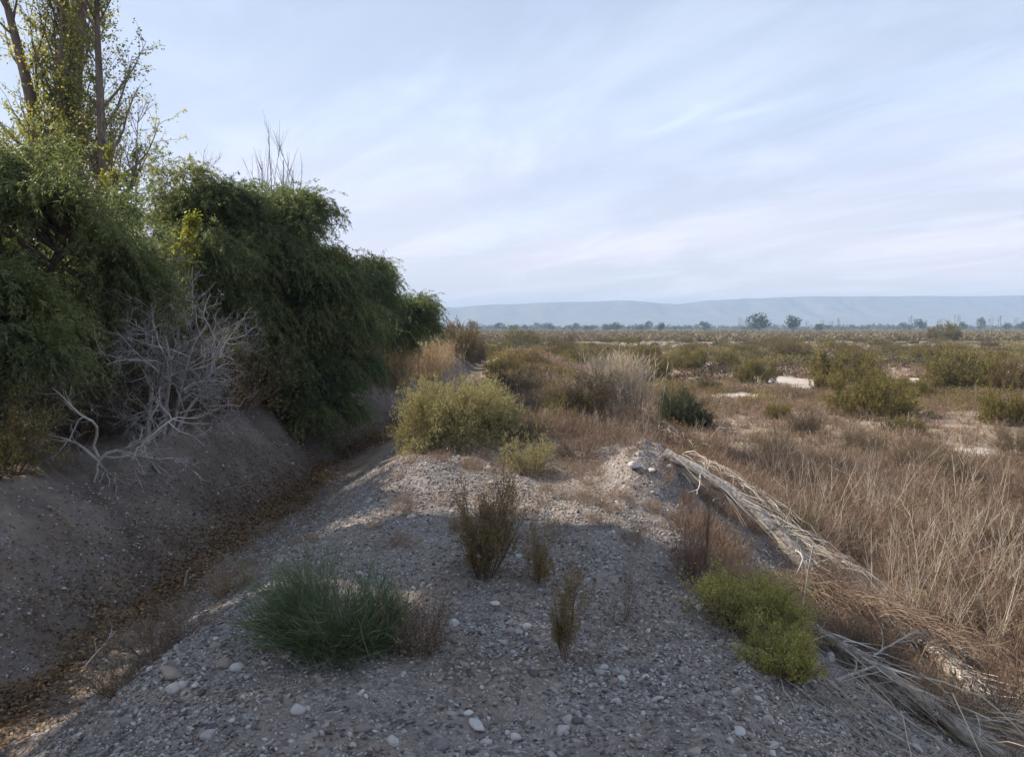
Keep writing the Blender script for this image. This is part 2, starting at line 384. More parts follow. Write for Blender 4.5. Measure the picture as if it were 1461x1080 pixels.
# ---- sky: Nishita behind a thin, high, streaky cloud sheet
def world():
    w = bpy.data.worlds.new('World'); SC.world = w; w.use_nodes = True
    nt = w.node_tree; nt.nodes.clear(); L = nt.links.new
    sky = nd(nt, 'ShaderNodeTexSky'); sky.sky_type = 'NISHITA'; sky.sun_disc = False
    sky.sun_elevation = SUN_EL; sky.sun_rotation = -SUN_AZ; sky.altitude = 700; sky.air_density = 1.; sky.dust_density = 1.5; sky.ozone_density = 1.2
    tc = nd(nt, 'ShaderNodeTexCoord'); sp = nd(nt, 'ShaderNodeSeparateXYZ'); L(tc.outputs['Generated'], sp.inputs[0])
    def M(op, a, b=None, c=None):
        x = nd(nt, 'ShaderNodeMath', operation=op)
        for k, v in enumerate((a, b, c)):
            if v is None: continue
            if hasattr(v, 'links'): L(v, x.inputs[k])
            else: x.inputs[k].default_value = v
        return x.outputs[0]
    zc = M('ADD', M('MAXIMUM', sp.outputs[2], 0.), .10)
    u = M('DIVIDE', sp.outputs[0], zc); v = M('DIVIDE', sp.outputs[1], zc)
    cb = nd(nt, 'ShaderNodeCombineXYZ'); L(u, cb.inputs[0]); L(v, cb.inputs[1])
    m0 = nd(nt, 'ShaderNodeMapping'); L(cb.outputs[0], m0.inputs[0]); m0.inputs['Rotation'].default_value = (0, 0, -.52)
    mp = nd(nt, 'ShaderNodeMapping'); L(m0.outputs[0], mp.inputs[0]); mp.inputs['Scale'].default_value = (1.05, .5, 1); mp.inputs['Location'].default_value = (3.1, 1.7, 0)
    n1 = nd(nt, 'ShaderNodeTexNoise', Scale=.75, Detail=9., Roughness=.56, Distortion=.35); L(mp.outputs[0], n1.inputs['Vector'])
    n2 = nd(nt, 'ShaderNodeTexNoise', Scale=2.6, Detail=9., Roughness=.62, Distortion=.5); L(mp.outputs[0], n2.inputs['Vector'])
    s = M('ADD', M('MULTIPLY', n1.outputs[0], .72), M('MULTIPLY', n2.outputs[0], .28))
    mr = nd(nt, 'ShaderNodeMapRange', interpolation_type='SMOOTHSTEP'); L(s, mr.inputs[0])
    for k, q in enumerate((.34, .66, .62, .97)): mr.inputs[k + 1].default_value = q
    # cloud sheet colour: bluish white above, warmer towards the horizon
    cr = ramp(nt, [(0., (8.9, 7.3, 7.3)), (.10, (7.2, 6.65, 7.5)), (.25, (5.2, 5.85, 7.3)), (.55, (4.05, 4.9, 6.3)), (1., (3.7, 4.55, 6.0))])
    L(M('MAXIMUM', sp.outputs[2], 0.), cr.inputs[0])
    mx = nd(nt, 'ShaderNodeMixRGB'); L(mr.outputs[0], mx.inputs[0]); L(sky.outputs[0], mx.inputs[1]); L(cr.outputs[0], mx.inputs[2])
    n3 = nd(nt, 'ShaderNodeTexNoise', Scale=1.5, Detail=10., Roughness=.6, Distortion=.8); L(mp.outputs[0], n3.inputs['Vector'])
    m3 = nd(nt, 'ShaderNodeMapRange', interpolation_type='SMOOTHSTEP'); L(n3.outputs[0], m3.inputs[0])
    for k, q in enumerate((.40, .68, .955, 1.12)): m3.inputs[k + 1].default_value = q
    # a pair of brighter cirrus wisps at the upper right
    du, dv = M('ADD', u, -.66), M('ADD', v, -2.66)
    sa = M('ADD', M('MULTIPLY', du, .57), M('MULTIPLY', dv, -.82)); ta = M('ADD', M('MULTIPLY', du, .82), M('MULTIPLY', dv, .57))
    nw = nd(nt, 'ShaderNodeTexNoise', Scale=5., Detail=8., Roughness=.6, Distortion=.6); L(mp.outputs[0], nw.inputs['Vector'])
    ta = M('ADD', ta, M('MULTIPLY', M('ADD', nw.outputs[0], -.5), .22))
    def bump_(x, c, s_): return M('POWER', 2.718, M('MULTIPLY', M('POWER', M('ABSOLUTE', M('MULTIPLY', M('ADD', x, -c), 1 / s_)), 2.), -1.))
    wisp = M('MULTIPLY', M('ADD', M('MULTIPLY', bump_(ta, -.05, .055), bump_(sa, -.08, .22)), M('MULTIPLY', bump_(ta, .08, .05), bump_(sa, .12, .2))), M('MULTIPLY', nw.outputs[0], .36))
    m3o = M('ADD', m3.outputs[0], wisp)
    mm = nd(nt, 'ShaderNodeVectorMath', operation='SCALE'); L(mx.outputs[0], mm.inputs[0]); L(m3o, mm.inputs['Scale'])
    bg = nd(nt, 'ShaderNodeBackground', Strength=.093); L(mm.outputs[0], bg.inputs[0])
    out = nd(nt, 'ShaderNodeOutputWorld'); L(bg.outputs[0], out.inputs[0])
    w.cycles.sampling_method = 'MANUAL'; w.cycles.sample_map_resolution = 512
world()
ld = bpy.data.lights.new('sun', 'SUN'); ld.energy = 5.0; ld.angle = math.radians(.6); ld.color = (1., .89, .745)
lo = bpy.data.objects.new('sun', ld); COL.objects.link(lo)
from mathutils import Vector
lo.rotation_euler = Vector(SUN_DIR).to_track_quat('Z', 'Y').to_euler(); lo.location = (-30, 20, 40)

cd = bpy.data.cameras.new('camera'); cam = bpy.data.objects.new('camera', cd); COL.objects.link(cam)
cam.location = (0, 0, CAM_Z); cam.rotation_euler = (PI / 2 - PITCH, 0, 0)
cd.sensor_width = 36; cd.lens = 36 * RES / 1461; cd.clip_start = .05; cd.clip_end = 9000
SC.camera = cam
SC.view_settings.view_transform = 'Standard'; SC.view_settings.look = 'None'; SC.view_settings.exposure = .70; SC.view_settings.gamma = 1
SC.render.engine = 'CYCLES'
cy = SC.cycles; cy.max_bounces = 5; cy.diffuse_bounces = 3; cy.glossy_bounces = 1; cy.transmission_bounces = 3; cy.transparent_max_bounces = 4; cy.volume_bounces = 0
cy.caustics_reflective = False; cy.caustics_refractive = False; cy.use_denoising = True; cy.sample_clamp_indirect = 4
# ================================================================ PLANT GENERATORS
M = {}
M['pepper_leaf'] = leaf_mat('pepper_leaf', [(.06, .085, .038), (.115, .15, .06), (.19, .215, .082), (.28, .28, .11)], .48, .5, .35)
M['poplar_leaf'] = leaf_mat('poplar_leaf', [(.13, .16, .05), (.23, .24, .07), (.36, .33, .08), (.48, .40, .10)], .55, .5, .3)
M['yellow_leaf'] = leaf_mat('yellow_leaf', [(.14, .17, .035), (.25, .25, .045), (.36, .33, .06)], .45, .5, .3)
M['bark_dark'] = bark_mat('bark_dark', [(.05, .038, .03), (.10, .08, .065), (.17, .14, .115)], 14)
M['bark_poplar'] = bark_mat('bark_poplar', [(.09, .07, .058), (.15, .12, .10), (.24, .2, .175)], 9)
M['wood_grey'] = bark_mat('wood_grey', [(.25, .22, .195), (.38, .345, .31), (.52, .48, .44)], 22)
M['wood_twig'] = bark_mat('wood_twig', [(.2, .18, .175), (.32, .30, .285), (.44, .41, .39)], 22)
M['wood_log'] = bark_mat('wood_log', [(.13, .10, .08), (.36, .31, .26), (.62, .57, .51)], 34, 1., (1, .07, 1))
M['stem_brown'] = bark_mat('stem_brown', [(.09, .062, .045), (.15, .11, .08), (.22, .17, .13)], 30)
M['broom_stem'] = leaf_mat('broom_stem', [(.06, .085, .045), (.095, .13, .06), (.14, .175, .08), (.22, .23, .12)], .1, .6)
M['olive_leaf'] = leaf_mat('olive_leaf', [(.10, .09, .03), (.17, .145, .044), (.245, .20, .062), (.33, .265, .09)], .25, .6)
M['rust_leaf'] = leaf_mat('rust_leaf', [(.12, .08, .036), (.20, .14, .06), (.27, .20, .085), (.21, .19, .07)], .22, .6)
M['grey_leaf'] = leaf_mat('grey_leaf', [(.205, .19, .085), (.32, .29, .125), (.425, .38, .175), (.53, .455, .25)], .22, .65)
M['sunlit_lime_leaf'] = leaf_mat('sunlit_lime_leaf', [(.22, .21, .06), (.36, .33, .10), (.5, .45, .18)], .3, .6)  # yellow green leaf, lightened in place of sun that misses the slope bush
M['umber_leaf'] = leaf_mat('umber_leaf', [(.05, .04, .026), (.085, .066, .04), (.13, .10, .06)], .15, .65)
M['dark_leaf'] = leaf_mat('dark_leaf', [(.042, .055, .024), (.07, .085, .034), (.105, .12, .05)], .2, .55)
M['brown_leaf'] = leaf_mat('brown_leaf', [(.12, .095, .05), (.18, .145, .075), (.26, .205, .11)], .2, .6)
M['dry_twig'] = leaf_mat('dry_twig', [(.13, .085, .058), (.22, .15, .105), (.33, .24, .17), (.27, .205, .17)], .15, .7, .1)
M['red_twig'] = leaf_mat('red_twig', [(.20, .12, .09), (.30, .19, .14), (.38, .26, .20)], .15, .7, .1)
M['straw'] = leaf_mat('straw', [(.25, .195, .14), (.36, .295, .215), (.47, .40, .315), (.60, .54, .455)], .2, .6, .15)
M['grey_straw'] = leaf_mat('grey_straw', [(.20, .165, .135), (.34, .295, .25), (.50, .455, .40), (.6, .56, .5)], .1, .7, .1)
M['reed'] = leaf_mat('reed', [(.40, .32, .23), (.53, .44, .33), (.64, .57, .46)], .25, .6, .15)
M['orange_reed'] = leaf_mat('orange_reed', [(.28, .195, .115), (.39, .29, .175), (.48, .38, .245)], .3, .6, .15)
M['far_leaf'] = leaf_mat('far_leaf', [(.035, .05, .03), (.06, .08, .04), (.09, .11, .055)], .2, .7, .1)
M['far_twig'] = leaf_mat('far_twig', [(.15, .12, .10), (.22, .18, .155), (.28, .24, .21)], .1, .7, .1)
M['far_scrub'] = leaf_mat('far_scrub', [(.14, .115, .06), (.2, .16, .085), (.27, .2, .115), (.19, .18, .075)], .15, .7, .1)
M['litter'] = leaf_mat('litter', [(.075, .042, .024), (.14, .08, .042), (.22, .135, .07), (.32, .22, .12)], .1, .7, .15)

def bush_parts(r, w, h, n0=14, n1=6, n2=5, leaf_n=6, leafL=.02, leafW=.008, stem_r=.006, spread=1.05, leaf_t=(.35, 1.), lean=(0, 0), up=.12, k=6, leaf_spread=.01, base_r=.12, wander=.13, rag=.35):
    """a many stemmed dome shaped shrub inside w (across) by h (high): returns stems and leaves builders"""
    st, lf = MB(), MB()
    a = r.uniform(0, 2 * PI, n0); rad = base_r * w * np.sqrt(r.uniform(0, 1, n0))
    base = np.stack([np.cos(a) * rad, np.sin(a) * rad, np.full(n0, -.03)], 1)
    sp = spread * np.sqrt(r.uniform(0, 1, n0)); az = a + r.normal(0, .5, n0)
    d = np.stack([np.sin(sp) * np.cos(az) + lean[0], np.sin(sp) * np.sin(az) + lean[1], np.cos(sp)], 1)
    # length so that tips end on the dome
    el = 1 / np.sqrt((np.sin(sp) / (w / 2)) ** 2 + (np.cos(sp) / h) ** 2)
    L0 = el * r.uniform(1 - rag, 1.08, n0) * .93
    P0 = grow(base, d, L0, k, r, up * .5, wander)
    tubes(st, P0, taper(np.full(n0, stem_r), np.full(n0, stem_r * .45), k), 4, r.uniform(0, 1, n0))
    p1, d1, t1, i1 = sprout(P0, n1, r, .15, 1., .25, .85)
    L1 = L0[i1] * r.uniform(.22, .5, len(i1))
    P1 = grow(p1, d1, L1, 4, r, up, wander); N1 = len(i1)
    tubes(st, P1, taper(np.full(N1, stem_r * .45), np.full(N1, stem_r * .2), 4), 3, r.uniform(0, 1, N1))
    clump = r.normal(0, .17, N1)
    p2, d2, t2, i2 = sprout(P1, n2, r, .2, 1., .3, .9)
    L2 = L1[i2] * r.uniform(.3, .65, len(i2)); N2 = len(i2)
    P2 = grow(p2, d2, L2, 3, r, up, wander)
    sd = nrm(np.cross(P2[:, -1] - P2[:, 0], rdir(N2, r)))
    ribbons(st, P2, taper(np.full(N2, stem_r * .2), np.full(N2, stem_r * .1), 3), sd, r.uniform(0, 1, N2))
    if leaf_n:
        idx = np.repeat(np.arange(N2), leaf_n); t = r.uniform(*leaf_t, len(idx))
        pos, tan = along(P2, idx, t); n = len(idx)
        dd = nrm(tan * .7 + rdir(n, r) * .8 + [0, 0, .15])
        leaves(lf, pos + r.normal(0, leaf_spread, (n, 3)), dd, rdir(n, r) + [0, 0, .4], leafL * r.uniform(.6, 1.3, n), leafW * r.uniform(.7, 1.3, n),
               np.clip(.45 + clump[i2[idx]] + r.normal(0, .17, n), 0, 1))
    av = np.concatenate(st.v + lf.v)
    k = np.array([w / 2 / np.percentile(np.hypot(av[:, 0], av[:, 1]), 97), 0, h / np.percentile(av[:, 2], 98.5)], np.float32); k[1] = k[0]
    st.v = [q * k for q in st.v]; lf.v = [q * k for q in lf.v]
    return st, lf
def make_bush(name, label, cat, r, leafm, stemm='stem_brown', group=None, **kw):
    t = thing(name, label, cat, group=group)
    st, lf = bush_parts(r, **kw)
    st.build('stems', M[stemm], t)
    if lf.n: lf.build('foliage', M[leafm], t)
    return t
def put(t, x, y, rz=0., s=1., dz=0.):
    t.location = on_ground(x, y, dz); t.rotation_euler = (0, 0, rz); t.scale = (s, s, s) if np.isscalar(s) else s
    return t
def slope_tilt(t, x, y, k=1.):
    e = .25; gx_ = (height(x + e, y) - height(x - e, y)) / (2 * e)
    t.rotation_euler = (0, k * math.atan(float(-gx_)), t.rotation_euler[2])

# ---- weeping pepper tree --------------------------------------------------
def pepper_tree(label, base, lobes, n_clump, r, leafL=.075, leafW=.015, n_leaf=26, group='weeping pepper trees along the left bank', hang=(.32, .92), trunk_r=.13, per=8, yellow=0.):
    """lobes: (centre xyz, radii xyz, weight) in world coordinates"""
    b = np.array(base, float); t = thing('pepper_tree', label, 'tree', base, group=group)
    tk, br, cr = MB(), MB(), MB()
    top = np.array([np.average([l[0][q] for l in lobes], weights=[l[2] for l in lobes]) for q in range(3)]) - b
    fork = np.array([top[0] * .22, top[1] * .22, max(.5, top[2] * .32)])
    K = 8; s = np.linspace(0, 1, K)[:, None]
    tp = (fork * s + np.array([.12, -.08, 0]) * np.sin(s * PI) * .7)[None]; tp[0, 0, 2] = -.15
    tubes(tk, tp, taper([trunk_r * 1.25], [trunk_r * .8], K) * (1 + .5 * np.exp(-np.linspace(0, 6, K)))[None], 10, .5)
    limbs = []
    for (c, rr, wgt) in lobes:
        c = np.array(c) - b; rr = np.array(rr)
        for q in range(max(2, int(3 * wgt))):
            e = c + rdir(1, r)[0] * rr * .5
            f0 = fork * r.uniform(.6, 1.)
            mid = f0 * .45 + e * .55 + np.array([0, 0, .3 * rr[2]]) + r.normal(0, .12, 3)
            u = np.linspace(0, 1, 9)[:, None]
            limbs.append((1 - u) ** 2 * f0 + 2 * u * (1 - u) * mid + u ** 2 * e)
    LP = np.array(limbs); LP[:, 1:-1] += r.normal(0, .04, LP[:, 1:-1].shape)
    tubes(br, LP, taper(np.full(len(LP), trunk_r * .5), np.full(len(LP), .015), 9), 6, r.uniform(.3, .7, len(LP)))
    W = np.array([l[2] for l in lobes], float); W /= W.sum()
    which = r.choice(len(lobes), n_clump, p=W)
    C = np.array([l[0] for l in lobes])[which] - b; RR = np.array([l[1] for l in lobes])[which]
    u = rdir(n_clump, r); u[:, 2] = np.where(u[:, 2] < -.35, -u[:, 2] * .6, u[:, 2]); rho = np.clip(r.uniform(.12, 1.06, n_clump) ** .55, 0, 1.06)
    # the clumps gather in smaller boughs, so that the crown is lumpy with gaps between
    nb = max(10, n_clump // 20); bu = rdir(nb, r); bu[:, 2] = np.where(bu[:, 2] < -.5, -bu[:, 2], bu[:, 2]); bw = r.choice(len(lobes), nb, p=W)
    LC = np.array([l[0] for l in lobes]) - b; LR = np.array([l[1] for l in lobes])
    bc = LC[bw] + bu * LR[bw] * r.uniform(.5, .98, (nb, 1)); bs = r.uniform(.18, .46, nb) * LR[bw].mean(1)
    wb = r.integers(0, nb, n_clump); v_ = rdir(n_clump, r); v_[:, 2] = np.where(v_[:, 2] < -.2, -v_[:, 2] * .7, v_[:, 2]); rho = r.uniform(.2, 1.1, n_clump) ** .6
    cpos = bc[wb] + v_ * (bs[wb] * rho)[:, None] * [1.1, 1.1, .85]
    u = nrm(v_ + bu[wb] * .8)
    # thin boughs from the nearest limb point to every third clump
    lpts = LP[:, 3:].reshape(-1, 3); sel = np.arange(0, n_clump, 2)
    near = np.argmin(((cpos[sel][:, None] - lpts[None]) ** 2).sum(-1), 1); a0 = lpts[near]; e0 = cpos[sel]
    uu = np.linspace(0, 1, 6)[None, :, None]
    BP = a0[:, None] * (1 - uu) + e0[:, None] * uu + np.array([0, 0, .25]) * (np.linalg.norm(e0 - a0, axis=1)[:, None, None]) * uu * (1 - uu)
    BP[:, 1:-1] += r.normal(0, .02, BP[:, 1:-1].shape)
    tubes(br, BP, taper(np.full(len(sel), .014), np.full(len(sel), .004), 6), 4, r.uniform(.3, .7, len(sel)))
    # drooping strands
    idx = np.repeat(np.arange(n_clump), per); n = len(idx)
    ctint = np.clip(.45 + r.normal(0, .17, nb)[wb] + r.normal(0, .1, n_clump), 0, 1)
    p0 = cpos[idx] + r.normal(0, .07, (n, 3))
    d0 = nrm(u[idx] * [1, 1, .7] + r.normal(0, .5, (n, 3)) + [0, 0, .3])
    L = r.uniform(*hang, n) * np.clip(.95 - .5 * u[idx][:, 2], .35, 1.15)
    SP = grow(p0, d0, L, 8, r, -.27, .1)
    sd = nrm(np.cross(SP[:, -1] - SP[:, 0], rdir(n, r)))
    ribbons(br, SP, taper(np.full(n, .0028), np.full(n, .0012), 8), sd, r.uniform(0, 1, n))
    li = np.repeat(np.arange(n), n_leaf); m = len(li); tt = r.uniform(.08, 1., m)
    pos, tan = along(SP, li, tt)
    q = rdir(m, r); side = nrm(q - (q * tan).sum(1, keepdims=True) * tan)
    dd = nrm(side * .75 + tan * .75 + [0, 0, -.25])
    leaves(cr, pos, dd, rdir(m, r), leafL * r.uniform(.6, 1.2, m), leafW * r.uniform(.7, 1.3, m), np.clip(ctint[idx[li]] + yellow + r.normal(0, .1, m), 0, 1))
    o = tk.build('trunk', M['bark_dark'], t, True); br.build('branches', M['bark_dark'], t)
    cr.build('crown', M['pepper_leaf'], t)
    return t

# ---- poplar -----------------------------------------------------------------
def poplar(label, base, h, r, leaders=1, trunk_r=.25, n1=34, n2=9, nl=16, leaf=.085, crown0=.22, spread=(.3, .75), L1f=.2, leafm='poplar_leaf', name='poplar_tree', group=None, bare=0., lean=(0, 0), split=.3):
    t = thing(name, label, 'tree', base, group=group)
    tk, br, cr = MB(), MB(), MB(); K = 16
    P = []; RR = []
    for q in range(leaders):
        s = np.linspace(0, 1, K); hh = h * (1 if q == 0 else r.uniform(.8, .97)); ang = q * 2.4 + .5
        off = np.clip(s - split, 0, 1) * (leaders > 1) * h * r.uniform(.13, .2) * np.minimum(1, (s / .9))
        p = np.stack([np.cos(ang) * off + .1 * np.sin(s * 5 + q) + lean[0] * s * h, np.sin(ang) * off * .7 + .1 * np.cos(s * 4 + q) + lean[1] * s * h, s * hh - .2], 1)
        P.append(p); RR.append((trunk_r * (1 if q == 0 else .72)) * (1 - s) ** .8 + .015 + trunk_r * .35 * np.exp(-s * 25))
    P = np.array(P); tubes(tk, P, np.array(RR), 10, .5)
    p1, d1, t1, i1 = sprout(P, n1, r, crown0, .99, *spread)
    N1 = len(i1); L1 = h * L1f * (1.05 - t1) ** .45 * r.uniform(.5, 1.1, N1)
    B1 = grow(p1, d1, L1, 7, r, .13, .1)
    tubes(br, B1, taper(np.clip(L1 * .018, .008, .06), np.full(N1, .006), 7), 5, r.uniform(.3, .7, N1))
    p2, d2, t2, i2 = sprout(B1, n2, r, .12, 1., .3, .9); N2 = len(i2)
    L2 = L1[i2] * r.uniform(.22, .5, N2)
    B2 = grow(p2, d2, L2, 5, r, .06, .16)
    tubes(br, B2, taper(np.full(N2, .008), np.full(N2, .003), 5), 3, r.uniform(.3, .7, N2))
    keep = np.where(r.uniform(0, 1, N2) >= bare)[0]
    idx = np.repeat(keep, nl); n = len(idx)
    pos, tan = along(B2, idx, r.uniform(.15, 1., n))
    pos = pos + r.normal(0, leaf * .6, (n, 3))
    ct = np.clip(.4 + r.normal(0, .22, N1)[i2[idx]] + r.normal(0, .15, n), 0, 1)
    dd = nrm(tan * .3 + rdir(n, r) * .6 + [0, 0, -.55])
    leaves(cr, pos, dd, rdir(n, r), leaf * r.uniform(.6, 1.15, n), leaf * .85 * r.uniform(.6, 1.15, n), ct)
    tk.build('trunk', M['bark_poplar'], t, True); br.build('branches', M['bark_poplar'], t)
    if n: cr.build('crown', M[leafm], t)
    return t

# ---- bare branching wood ------------------------------------------------------
def bare_wood(mb, base, d, L, r0, r, levels=((5, .6), (5, .5), (4, .5)), up=.03, wander=.17, ang=(.35, 1.0), k=9, sides=7):
    P = grow(np.array(base, float), np.array(d, float), L, k, r, up, wander)
    N = len(P); R = np.broadcast_to(np.asarray(r0, float), (N,)); Ls = np.broadcast_to(np.asarray(L, float), (N,))
    tubes(mb, P, taper(R, R * .45, k), sides, r.uniform(0, 1, N))
    for q, (n, f) in enumerate(levels):
        p, dd, t, i = sprout(P, n, r, .25, 1., *ang)
        Ls = Ls[i] * f * r.uniform(.55, 1.2, len(i)); R = R[i] * .5
        P = grow(p, dd, Ls, 6, r, up, wander * 1.2)
        tubes(mb, P, taper(R, R * .5, 6), 5 if q == 0 else 3, r.uniform(0, 1, len(i)))

# ---- stuff tufts ----------------------------------------------------------------
def herb_tuft(r, n=26, h=.45, spread=.95, n1=4, w=.0022, k=5, nl=0):
    mb = MB(); b = np.zeros((n, 3)); b[:, :2] = r.normal(0, .07, (n, 2))
    P = grow(b, cone(n, r, spread), h * r.uniform(.5, 1.15, n), k, r, .1, .26)
    ti = np.clip(.5 + r.normal(0, .2, n), 0, 1)
    ribbons(mb, P, taper(np.full(n, w * 1.3), np.full(n, w * .6), k), nrm(np.cross(P[:, -1] - P[:, 0], rdir(n, r))), ti)
    if n1:
        p, d, t, i = sprout(P, n1, r, .3, 1., .3, .9)
        Q = grow(p, d, h * r.uniform(.12, .4, len(i)), 3, r, .1, .2)
        ribbons(mb, Q, taper(np.full(len(i), w * .9), np.full(len(i), w * .4), 3), nrm(np.cross(Q[:, -1] - Q[:, 0], rdir(len(i), r))), np.clip(ti[i] + r.normal(0, .12, len(i)), 0, 1))
        if nl:
            j = np.repeat(np.arange(len(i)), nl); p, d = along(Q, j, r.uniform(.2, 1, len(j))); m = len(j)
            leaves(mb, p, d * .5 + rdir(m, r), rdir(m, r), r.uniform(.008, .018, m), r.uniform(.004, .008, m), np.clip(.45 + r.normal(0, .25, m), 0, 1))
    return mb
def straw_tuft(r, n=14, h=.9, spread=.35, w=.003, n1=2, k=5, wander=.07):
    mb = MB(); b = np.zeros((n, 3)); b[:, :2] = r.normal(0, .10, (n, 2))
    P = grow(b, cone(n, r, spread), h * r.uniform(.4, 1.15, n), k, r, .03, wander)
    ti = np.clip(.5 + r.normal(0, .25, n), 0, 1)
    ribbons(mb, P, taper(np.full(n, w), np.full(n, w * .5), k), nrm(np.cross(P[:, -1] - P[:, 0], rdir(n, r))), ti)
    if n1:
        p, d, t, i = sprout(P, n1, r, .4, 1., .25, .8)
        Q = grow(p, d, h * r.uniform(.1, .3, len(i)), 3, r, .02, .12)
        ribbons(mb, Q, taper(np.full(len(i), w * .7), np.full(len(i), w * .3), 3), nrm(np.cross(Q[:, -1] - Q[:, 0], rdir(len(i), r))), np.clip(ti[i] + .05, 0, 1))
    return mb
# ================================================================ LEFT BANK TREES
g_ = lambda x, y: on_ground(x, y)
pepper_tree('dark weeping pepper tree at the left edge, its strands hanging over the bank', g_(-6.6, 9.6),
    [((-6.5, 9.8, 2.45), (1.5, 1.5, 1.35), 1.), ((-5.55, 9.5, 2.3), (.8, 1.0, .95), .5), ((-5.75, 8.3, 1.35), (.75, .8, .9), .45), ((-7.4, 10.5, 1.5), (1.2, 1.2, 1.2), .5)], 900, rg(1))
pepper_tree('tall feathery pepper tree with the highest rounded green crown of the row', g_(-5.9, 13.9),
    [((-5.75, 13.9, 3.05), (1.05, 1.2, 1.35), 1.), ((-6.8, 13.6, 2.2), (.9, 1.1, 1.2), .6), ((-5.2, 13.6, 1.9), (.7, .9, 1.1), .5)], 760, rg(2), yellow=.1)
pepper_tree('pepper tree with a rounded top below the bare upright saplings', g_(-5.1, 15.4),
    [((-4.75, 15.2, 3.0), (1.15, 1.2, 1.25), 1.), ((-4.2, 14.9, 1.8), (.85, 1., 1.2), .8)], 760, rg(3), yellow=.03)
pepper_tree('dense dark pepper tree drooping right down into the dry ditch', g_(-4.7, 15.8),
    [((-4.2, 15.8, 2.35), (.95, 1.0, 1.0), .8), ((-3.8, 15.2, .75), (.6, .75, 1.15), .9), ((-3.35, 15.6, 2.0), (.8, .8, 1.0), .7), ((-4.5, 15.0, .9), (.75, .7, 1.0), .8), ((-3.45, 16.0, 1.1), (.6, .7, .9), .7), ((-3.75, 15.0, .2), (.5, .5, .7), .5)], 1080, rg(4), hang=(.4, .9))
pepper_tree('pepper tree leaning out over the ditch behind the drooping one', g_(-5.3, 18.8),
    [((-3.7, 18.3, 2.15), (1.05, 1.2, .95), 1.), ((-3.3, 17.8, 1.7), (.7, .7, .7), .5)], 420, rg(5))
pepper_tree('small pepper tree at the far right end of the tree row', g_(-4.0, 22.6),
    [((-3.15, 22.3, 1.75), (.85, 1.0, .85), 1.), ((-3.7, 22.4, 1.2), (.75, .8, .7), .6)], 380, rg(6), trunk_r=.09)
# second row, which closes the view below the crowns
pepper_tree('shaded pepper tree seen behind the grey dead tangle', g_(-7.6, 12.8),
    [((-7.7, 12.8, 2.0), (1.3, 1.1, 1.6), 1.), ((-6.9, 12.4, .9), (1.1, .8, .9), .6)], 520, rg(7), leafL=.09, leafW=.02)
pepper_tree('shaded pepper tree deep behind the rounded crowns', g_(-6.9, 16.9),
    [((-6.6, 17.0, 1.9), (1.5, 1.1, 1.6), 1.), ((-5.2, 17.2, .9), (1.1, .8, 1.), .6)], 480, rg(8), leafL=.09, leafW=.02)
pepper_tree('shaded pepper tree filling the gap behind the leaning tree', g_(-5.6, 20.2),
    [((-5.0, 20.2, 1.6), (1.3, 1.1, 1.5), 1.)], 380, rg(9), leafL=.09, leafW=.02)
# poplars
poplar('tall old poplar with several thick trunks and thin yellowing leaves', g_(-12.6, 21.5), 14.5, rg(11), leaders=4, trunk_r=.42, n1=40, n2=11, nl=15, leaf=.085, crown0=.24, L1f=.25, spread=(.3, .95), split=.24)
poplar('slender young poplar with a dead grey bough on its right', g_(-11.1, 20.4), 12.6, rg(12), leaders=1, trunk_r=.17, n1=46, n2=10, nl=17, leaf=.08, crown0=.3, L1f=.27, spread=(.4, .95), lean=(.04, 0))
poplar('yellow green poplar shoots growing up through the dark pepper trees', g_(-5.45, 11.9), 3.3, rg(13), leaders=4, trunk_r=.035, n1=26, n2=6, nl=14, leaf=.06, crown0=.15, L1f=.2, leafm='yellow_leaf', name='poplar_shoots', spread=(.3, .8), split=.02)
poplar('second clump of yellow green poplar shoots lower down beside the bare tangle', g_(-5.9, 10.9), 2.7, rg(18), leaders=4, trunk_r=.03, n1=26, n2=6, nl=14, leaf=.055, crown0=.2, L1f=.24, leafm='yellow_leaf', name='poplar_shoots', spread=(.3, .9), split=.02)
poplar('thin poplar shoots with yellow leaves behind the slender poplar', g_(-10.2, 19.0), 6.2, rg(14), leaders=3, trunk_r=.06, n1=18, n2=5, nl=10, leaf=.09, crown0=.4, L1f=.16, leafm='yellow_leaf', name='poplar_shoots', spread=(.3, .8), split=.05)
# poplars of the same windbreak, on the near side: they throw the shade on the bank
for q, (x, y, hh) in enumerate([(-10.3, 10.3, 10.0), (-10.6, 9.0, 11.2), (-10.3, 7.5, 11.2), (-10.7, 5.9, 11.4), (-10.2, 4.0, 11.)]):
    poplar(['poplar just outside the left edge whose leaves shade the bank', 'second poplar of the shading windbreak row', 'middle poplar of the shading windbreak row', 'fourth poplar of the shading windbreak row', 'poplar at the near end of the shading windbreak row'][q],
           g_(x, y), hh, rg(20 + q), leaders=3, trunk_r=.18, n1=46, n2=11, nl=16, leaf=.17, crown0=.735, L1f=.15, spread=(.5, 1.1), split=.1, group='poplars of the windbreak')

for lb, x, y, sd in (('low spreading pepper tree unseen outside the left edge, added to shade the bank', -7.0, 6.7, 15), ('low pepper tree unseen behind the left edge, added nearest to the camera for shade', -6.9, 5.1, 16)):  # unseen trees added to shade the left bank, low enough for sun beyond
    pepper_tree(lb, g_(x, y), [((x, y, .95), (.95, 1.2, .6), 1.)], 420, rg(sd), leafL=.1, leafW=.026, n_leaf=20)
